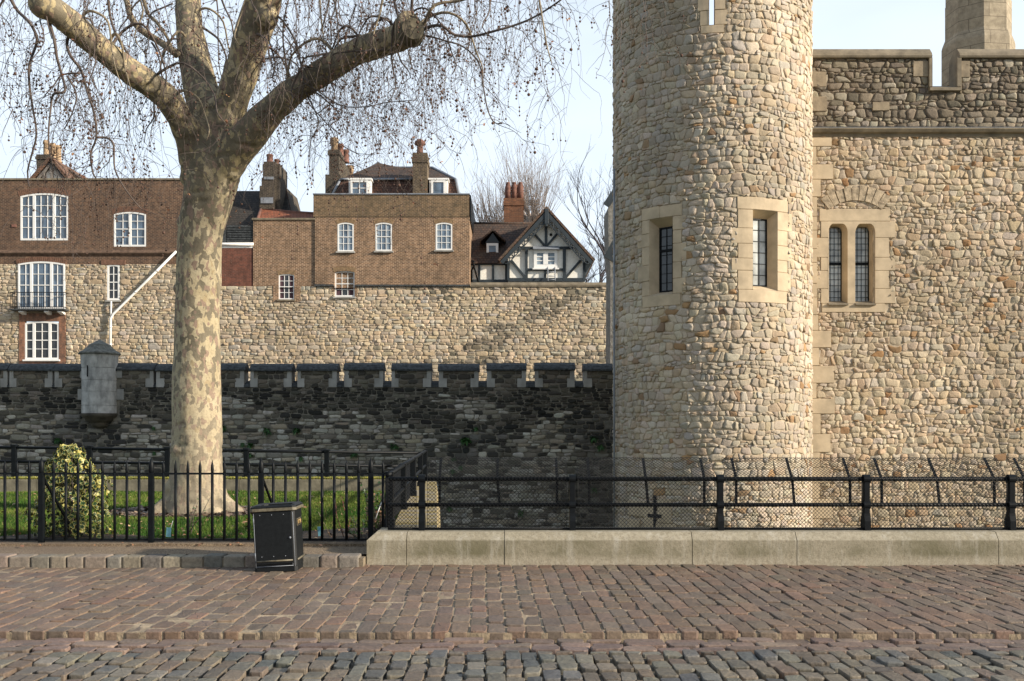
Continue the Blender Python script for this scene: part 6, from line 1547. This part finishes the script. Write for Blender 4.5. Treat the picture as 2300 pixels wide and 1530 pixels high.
def wires(mb, O, ux, uy, Lx, Ly, pitch=.042, r=.0017, lean=None):
    """diamond mesh on the rectangle O + x*ux + y*uy; both wire directions"""
    for s_ in (1, -1):
        k_ = -Ly if s_ == 1 else 0
        while k_ < Lx + (0 if s_ == 1 else Ly):
            # line x = k + s*y
            y0, y1 = 0.0, Ly
            if s_ == 1: y0 = max(0, -k_); y1 = min(Ly, Lx - k_)
            else: y0 = max(0, k_ - Lx); y1 = min(Ly, k_)
            if y1 - y0 > .01:
                a = O + ux * (k_ + s_ * y0) + uy * y0; b = O + ux * (k_ + s_ * y1) + uy * y1; off = ux.cross(uy) * (.0015 * s_)
                mb.tube([a + off, b + off], r, 3, cap=False)
            k_ += pitch
wires(m, A_ + Vector((-.03, 0, .38)), dirv, Vector((0, 0, 1)), 5.2, H_ - .05, .075, .003); m.build('mesh_panel', m_wire, sr)

# ================================================================== MESH FENCE ON THE PLINTH
MY = 11.86; mf = thing('mesh_fence', 'black post and rail fence with overhanging diamond wire mesh on the plinth', 'fence', (PX(1618, MY), MY, .378))
def MZ(py): return PZ(py, MY)
zr1, zr2, zbm = MZ(1076), MZ(1134), .378
m = MB(); m.tube([(PX(872, MY), MY, zr1), (PX(2500, MY), MY, zr1)], .027, 12); m.build('rail', m_iron, mf)
m = MB(); m.tube([(PX(872, MY), MY, zr2), (PX(2500, MY), MY, zr2)], .024, 12); m.build('rail', m_iron, mf)
m = MB(); m.box(PX(872, MY), PX(2500, MY), MY - .035, MY + .0, .382, .408); m.build('rail', m_iron, mf)
def mpost():
    m = MB(); m.bbox(-.034, .034, -.045, .045, .0, zr1 - zbm + .0, .006)
    pr = [(-.070, 0), (-.070, .11), (-.050, .17), (-.046, .20), (.046, .20), (.055, .17), (.085, .11), (.085, 0)]
    m.prismx([(y, z) for y, z in pr], -.036, .036)
    for zc_ in (zr1 - zbm, zr2 - zbm):
        n_ = 14; r_ = .058; v_ = [(cos(2 * pi * i / n_) * r_ - .004, sin(2 * pi * i / n_) * r_ * .95 + zc_) for i in range(n_)]
        m.prismx(v_, -.040, .040)
    return m
p0 = None
for px in (948, 1285.5, 1617, 1945, 2270):
    x = PX(px, MY) 
    if p0 is None: p0 = mpost().build('post', m_iron, None); p0.parent = mf
    else: o = p0.copy(); COL.objects.link(o); p0_ = o
    tgt = p0 if px == 948 else p0_
    tgt.location = (x - BASE[mf.name][0], 0, 0)
DL = .25; ZT = PZ(1029, MY + DL)
edges = [872, 948, 1285.5, 1617, 1945, 2270, 2560]
rgm = random.Random(4)
for a, b in zip(edges, edges[1:]):
    x0 = PX(a, MY) + (.065 if a != 872 else .0); x1 = PX(b, MY) - .065; m = MB()
    wires(m, Vector((x0, MY - .037, .395)), Vector((1, 0, 0)), Vector((0, 0, 1)), x1 - x0, zr1 - .395 + .01, .045 + rgm.uniform(-.0005, .0005), .0031)
    up_ = Vector((0, DL, ZT - zr1)); Lu = up_.length; up_.normalize()
    if a != 872: 
        wires(m, Vector((x0, MY - .037, zr1 + .01)), Vector((1, 0, 0)), up_, x1 - x0, Lu, .045, .0031)
        sag = [Vector((x0 + (x1 - x0) * i / 14, MY - .037 + DL, ZT + .006 * sin(i * .9 + a))) for i in range(15)]; m.tube(sag, .0035, 4)
    for xe in (x0, x1): m.tube([(xe, MY - .037, .385), (xe, MY - .037, zr1), (xe, MY - .037 + (DL if a != 872 else .01), ZT if a != 872 else zr1 + .02)], .0032, 4)
    m.tube([(x0, MY - .037, .40), (x1, MY - .037, .40)], .004, 4)
    m.build('mesh_panel', m_wire, mf)
    if a == 872: continue
    for t_ in (.085, .5, .93):
        x = x0 + (x1 - x0) * t_; m = MB(); pts = [Vector((x + .03 * (t_ == .5), MY + .035, zr2 - .02)), Vector((x, MY + .04, zr1)), Vector((x, MY + .045 + DL * .98, ZT - .004))]
        m.bar(pts[0], pts[1] + Vector((0, 0, .01)), .032, .010, up=(0, 1, 0)); m.bar(pts[1], pts[2], .032, .010, up=(0, 1, 0)); m.build('stay', m_iron, mf)

# ================================================================== LITTER BIN
bx_, by_ = PX(613, 11.0), 11.02; bin_ = bpy.data.objects.new('litter_bin', None); COL.objects.link(bin_); bin_.location = (bx_ + .02, by_ + .25, -.004); bin_.rotation_euler = (0, radians(-3.0), radians(1.5))
tag(bin_, 'black metal litter bin with dull gold trim standing by the kerb', 'litter bin')
wb, db, hb = .245, .24, .735
k = NB('bin_paint'); v = k.tc(); n = k.noise(v, 25, 5, .7)
m_bin = k.out(k.ramp(n, [(.35, (.005, .006, .007)), (.7, (.010, .012, .013))]), .5, k.bump(k.noise(v, 3, 3), .08, .01), spec=.25)
m_gold = m_plain('tarnished_gold', (.125, .108, .072), .45, .35, 25, .2, .003)
def part(mb, name, mat, parent): 
    me = bpy.data.meshes.new(name); me.from_pydata(mb.v, [], mb.f); me.materials.append(mat); o = bpy.data.objects.new(name, me); COL.objects.link(o); o.parent = parent; me.polygons.foreach_set('use_smooth', mb.sm); return o
body = MB(); 
def octo(w_, d_, c_): return [(-w_ + c_, -d_), (w_ - c_, -d_), (w_, -d_ + c_), (w_, d_ - c_), (w_ - c_, d_), (-w_ + c_, d_), (-w_, d_ - c_), (-w_, -d_ + c_)]
def loft(mb, rings):
    n = len(rings[0][0]); vs = [(x, y, z) for r, z in rings for x, y in r]; fs = [(i * n + j, i * n + (j + 1) % n, (i + 1) * n + (j + 1) % n, (i + 1) * n + j) for i in range(len(rings) - 1) for j in range(n)]
    mb.add(vs, fs + [tuple(reversed(range(n))), tuple(range((len(rings) - 1) * n, len(rings) * n))])
loft(body, [(octo(wb - .008, db - .008, .03), 0), (octo(wb - .008, db - .008, .03), .055), (octo(wb - .012, db - .012, .03), .06), (octo(wb - .012, db - .012, .03), hb - .06)]); body_o = part(body, 'body', m_bin, bin_)
m = MB(); m.bbox(-wb + .038, wb - .045, -db - .004, -db + .02, .09, hb - .075, .004); door = part(m, 'door', m_bin, bin_)
m = MB(); m.tube([(wb - .068, -db - .003, .375), (wb - .068, -db - .014, .375)], .012, 12); part(m, 'lock', m_lead, door)
for z_ in (hb - .16, .19):
    m = MB(); m.tube([(-wb + .028, -db + .004, z_ - .03), (-wb + .028, -db + .004, z_ + .03)], .008, 8); part(m, 'hinge', m_lead, door)
m = MB()
for i in range(3):
    for z_ in (hb - .10, .175): m.tube([(-wb + .10 + i * .13, -db - .003, z_), (-wb + .10 + i * .13, -db - .009, z_)], .005, 6)
part(m, 'rivets', m_lead, door)
m = MB(); m.tube([(-wb + .04, -db - .006, .125), (wb - .05, -db - .006, .125)], .0095, 8); part(m, 'trim', m_gold, bin_)
m = MB(); m.tube([(wb - .005, -db + .04, .125), (wb - .005, db - .03, .125)], .0115, 8); part(m, 'trim', m_gold, bin_)
m = MB(); 
for xx in (-wb + .03, wb - .028, wb - .052): m.tube([(xx, -db - .0, .055), (xx, -db - .0, hb - .08)], .0032, 6)
m.tube([(-wb + .04, -db - .002, .065), (wb - .05, -db - .002, .065)], .0032, 6); part(m, 'edge_trim', m_lead, bin_)
m = MB(); loft(m, [(octo(wb + .002, db + .002, .034), hb - .062), (octo(wb + .012, db + .012, .036), hb - .056), (octo(wb + .012, db + .012, .036), hb - .030), (octo(wb + .0, db + .0, .034), hb - .024)]); part(m, 'trim', m_gold, bin_)
lid = MB(); o1, o2, o3 = octo(wb + .004, db + .004, .034), octo(wb - .02, db - .02, .03), octo(wb - .075, db - .09, .04)
n = 8; rings = [(o1, hb - .028), (o1, hb - .010), (o2, hb + .006), (o3, hb - .004), (o3, hb - .12)]
vs = [(x, y, z) for r, z in rings for x, y in r]; lid.add(vs, [(i * n + j, i * n + (j + 1) % n, (i + 1) * n + (j + 1) % n, (i + 1) * n + j) for i in range(4) for j in range(n)] + [tuple(range(4 * n, 5 * n))]); part(lid, 'lid', m_bin, bin_)
# LITTER plate on the right side
m = MB(); m.bbox(wb - .013, wb - .005, -.115, .115, hb - .245, hb - .165, .003); plate = part(m, 'plate', m_gold, bin_)
m = MB(); m.bbox(wb - .008, wb - .003, -.107, .107, hb - .238, hb - .172, .001); part(m, 'plate_field', m_bin, plate)
cu_ = bpy.data.curves.new('t', 'FONT'); cu_.body = 'LITTER'; cu_.size = .062; cu_.extrude = .001; cu_.align_x = 'CENTER'; cu_.align_y = 'CENTER'; to = bpy.data.objects.new('t', cu_); COL.objects.link(to)
dg = bpy.context.evaluated_depsgraph_get(); tm_ = bpy.data.meshes.new_from_object(to.evaluated_get(dg)); bpy.data.objects.remove(to)
tm_.transform(Matrix.Translation((wb - .0015, 0, hb - .205)) @ Matrix.Rotation(radians(90), 4, 'Z') @ Matrix.Rotation(radians(90), 4, 'X')); lt = bpy.data.objects.new('lettering', tm_); COL.objects.link(lt); lt.parent = plate; tm_.materials.clear(); tm_.materials.append(m_plain('gold_letters', (.62, .42, .18), .4, .15, 20, 0))

# ================================================================== PLANTS ON THE LAWN
ho = thing('variegated_bush', 'variegated evergreen bush with cream edged leaves behind the railing', 'bush', (PX(160, 13.3), 13.3, .13))
rb = random.Random(17); m = MB(); cy0 = 13.3
prof = [(1195, 78, 236), (1150, 74, 240), (1110, 88, 242), (1080, 100, 238), (1050, 104, 205), (1030, 118, 192), (1012, 132, 182), (1003, 142, 170)]
def bush_half(py):
    for (a, l1, r1), (b, l2, r2) in zip(prof, prof[1:]):
        if b <= py <= a: t = (a - py) / (a - b); return l1 + (l2 - l1) * t, r1 + (r2 - r1) * t
    return 130, 180
stems = MB()
for i in range(26):
    py = rb.uniform(1005, 1120); l_, r_ = bush_half(py); px = rb.uniform(l_ + 8, r_ - 8); e = P3(px, py, cy0 + rb.uniform(-.3, .3)); s_ = Vector((PX(160, cy0) + rb.gauss(0, .08), cy0 + rb.gauss(0, .06), .1)); stems.tube([s_, (s_ + e) / 2 + Vector((rb.gauss(0, .03), 0, 0)), e], [.010, .007, .004], 5)
stems.build('stem', m_twig, ho)
nl = 0
while nl < 900:            # leaf rosettes
    py = rb.uniform(1003, 1203); l_, r_ = bush_half(min(py, 1195)); cxp, hw_ = (l_ + r_) / 2, (r_ - l_) / 2
    a = rb.uniform(0, 2 * pi); rr = rb.uniform(.72, 1.04) if rb.random() < .75 else rb.uniform(.2, .8); w_ = hw_ * cy0 / F
    rr *= 1.0 + .28 * mnoise.noise(Vector((a * 1.3, py * .03, 4))); c = Vector((PX(cxp, cy0) + w_ * rr * cos(a), cy0 + w_ * rr * sin(a) * .9, PZ(py, cy0)))
    if sin(a) > .5 and rb.random() < .6: continue
    nl += 1; outd = Vector((cos(a), sin(a), rb.uniform(0, .7))).normalized(); q = outd.to_track_quat('Z', 'Y')
    yel = rb.random() < .12; nlv = rb.randint(4, 7)
    for j in range(nlv):
        th = 2 * pi * j / nlv + rb.uniform(-.3, .3); L = rb.uniform(.034, .056); wd = L * .40; tilt = rb.uniform(.3, .9)
        ld_ = q @ Vector((cos(th) * cos(tilt), sin(th) * cos(tilt), sin(tilt))); sd = q @ Vector((-sin(th), cos(th), 0)); up_ = ld_.cross(sd)
        def outline(k_, off): return [c + ld_ * (L * .12) + up_ * off, c + ld_ * L * .4 + sd * wd * k_ + up_ * (off + .004), c + ld_ * L * .78 + sd * wd * .8 * k_ + up_ * (off + .003), c + ld_ * L * (1 if k_ == 1 else .88) + up_ * off, c + ld_ * L * .78 - sd * wd * .8 * k_ + up_ * (off + .003), c + ld_ * L * .4 - sd * wd * k_ + up_ * (off + .004)]
        m.col = pick(rb, [(.46, .42, .13), (.40, .34, .08), (.50, .47, .20)], .2); m.add(outline(1, 0), [(0, 1, 2, 3, 4, 5)])
        if not yel:
            gc = pick(rb, [(.016, .045, .014), (.028, .065, .018), (.015, .038, .016)], .25)
            for s_ in (.0012, -.0012): m.col = gc; m.add(outline(.74, s_), [(0, 1, 2, 3, 4, 5)])
fo = m.build('foliage', m_leaf, ho, color=True)
def sprig(label, name, px, py_top, px0, d, n, cols, h_leaf=.03, red=False, cat='plant', group=None):
    t = thing(name, label, cat, (PX(px0, d), d, .13), group); st = MB(); lf = MB()
    for i in range(n):
        e = P3(px + rb.uniform(-28, 28), py_top + rb.uniform(-8, 40), d + rb.uniform(-.15, .15)); b = Vector((PX(px0, d) + rb.gauss(0, .02), d + rb.gauss(0, .02), .12)); mid = (b + e) / 2 + Vector((rb.gauss(0, .05), rb.gauss(0, .03), .03))
        st.tube([b, mid, e], [.006, .005, .003], 5)
        for j in range(14):
            t_ = rb.uniform(.35, 1.05); p = b.lerp(mid, t_ * 2) if t_ < .5 else mid.lerp(e, t_ * 2 - 1); a = Vector((rb.gauss(0, 1), rb.gauss(0, 1), rb.gauss(0, .6))).normalized(); s_ = a.cross(Vector((0, 0, 1))).normalized() * h_leaf * .4
            lf.col = pick(rb, cols, .25); lf.add([p, p + a * h_leaf * .5 + s_, p + a * h_leaf, p + a * h_leaf * .5 - s_], [(0, 1, 2, 3)])
    st.build('stem', m_plain('red_stem', (.16, .06, .045), .6, .3, 10) if red else m_twig, t); lf.build('leaves', m_leaf, t, color=True); return t
green = [(.035, .09, .02), (.05, .12, .03), (.03, .07, .025)]
sprig('young rose with dark leaves in front of the plane trunk', 'rose_bush', 450, 1120, 422, 13.4, 7, green + [(.10, .05, .03)], .035)
sprig('leafy green shrub at the right end of the lawn near the corner', 'shrub', 838, 1072, 832, 13.9, 9, green + [(.06, .14, .03)], .05, cat='shrub')
sprig('spiky brown dead clump below the green shrub beside the corner post', 'dry_clump', 850, 1120, 846, 13.6, 14, [(.25, .13, .07), (.30, .18, .10), (.18, .10, .06)], .05)
sprig('red stemmed twig standing in the grass right of the bin', 'red_twig', 762, 1120, 775, 13.2, 3, [(.28, .07, .04), (.20, .08, .04)], .025, True)
sprig('small green weed patch under the dead clump', 'weed', 800, 1160, 805, 13.1, 10, green, .04)
# blue plant tags and canes
def blue_tag(px, py, label, lean):
    d = 12.75; t = thing('plant_tag', label, 'plant tag', (PX(px, d), d, .15), 'blue plant tags'); m = MB()
    e = P3(px, py, d); m.bar(e, e + Vector((lean, 0, .12)), .06, .004, up=(0, 1, 0)); m.build('tag', m_plain('pale_blue', (.22, .50, .58), .6, .2, 20) if 'pale_blue' not in MATS else MATS['pale_blue'], t)
    m = MB(); m.tube([P3(px + 2, py - 8, d + .01), P3(px + 2, py - 8, d) + Vector((lean * 2.2 + .03, 0, .16))], .004, 5); m.build('cane', m_white if lean > 0 else m_branch, t)
blue_tag(378, 1206, 'pale blue plant tag near the foot of the plane tree', .008)
blue_tag(720, 1204, 'bright blue plant tag in the bed right of the litter bin', -.01)
can = thing('garden_cane', 'pale thin cane leaning by the end of the spiked railing', 'cane', (PX(843, 13), 13, .15)); m = MB(); m.tube([P3(843, 1166, 13), P3(857, 1128, 13)], .007, 6); m.build('cane', m_white, can)
can = thing('garden_cane', 'brown thin cane leaning beside the bright blue tag', 'cane', (PX(740, 12.9), 12.9, .15)); m = MB(); m.tube([P3(742, 1205, 12.9), P3(715, 1150, 12.9)], .005, 6); m.build('cane', m_branch, can)
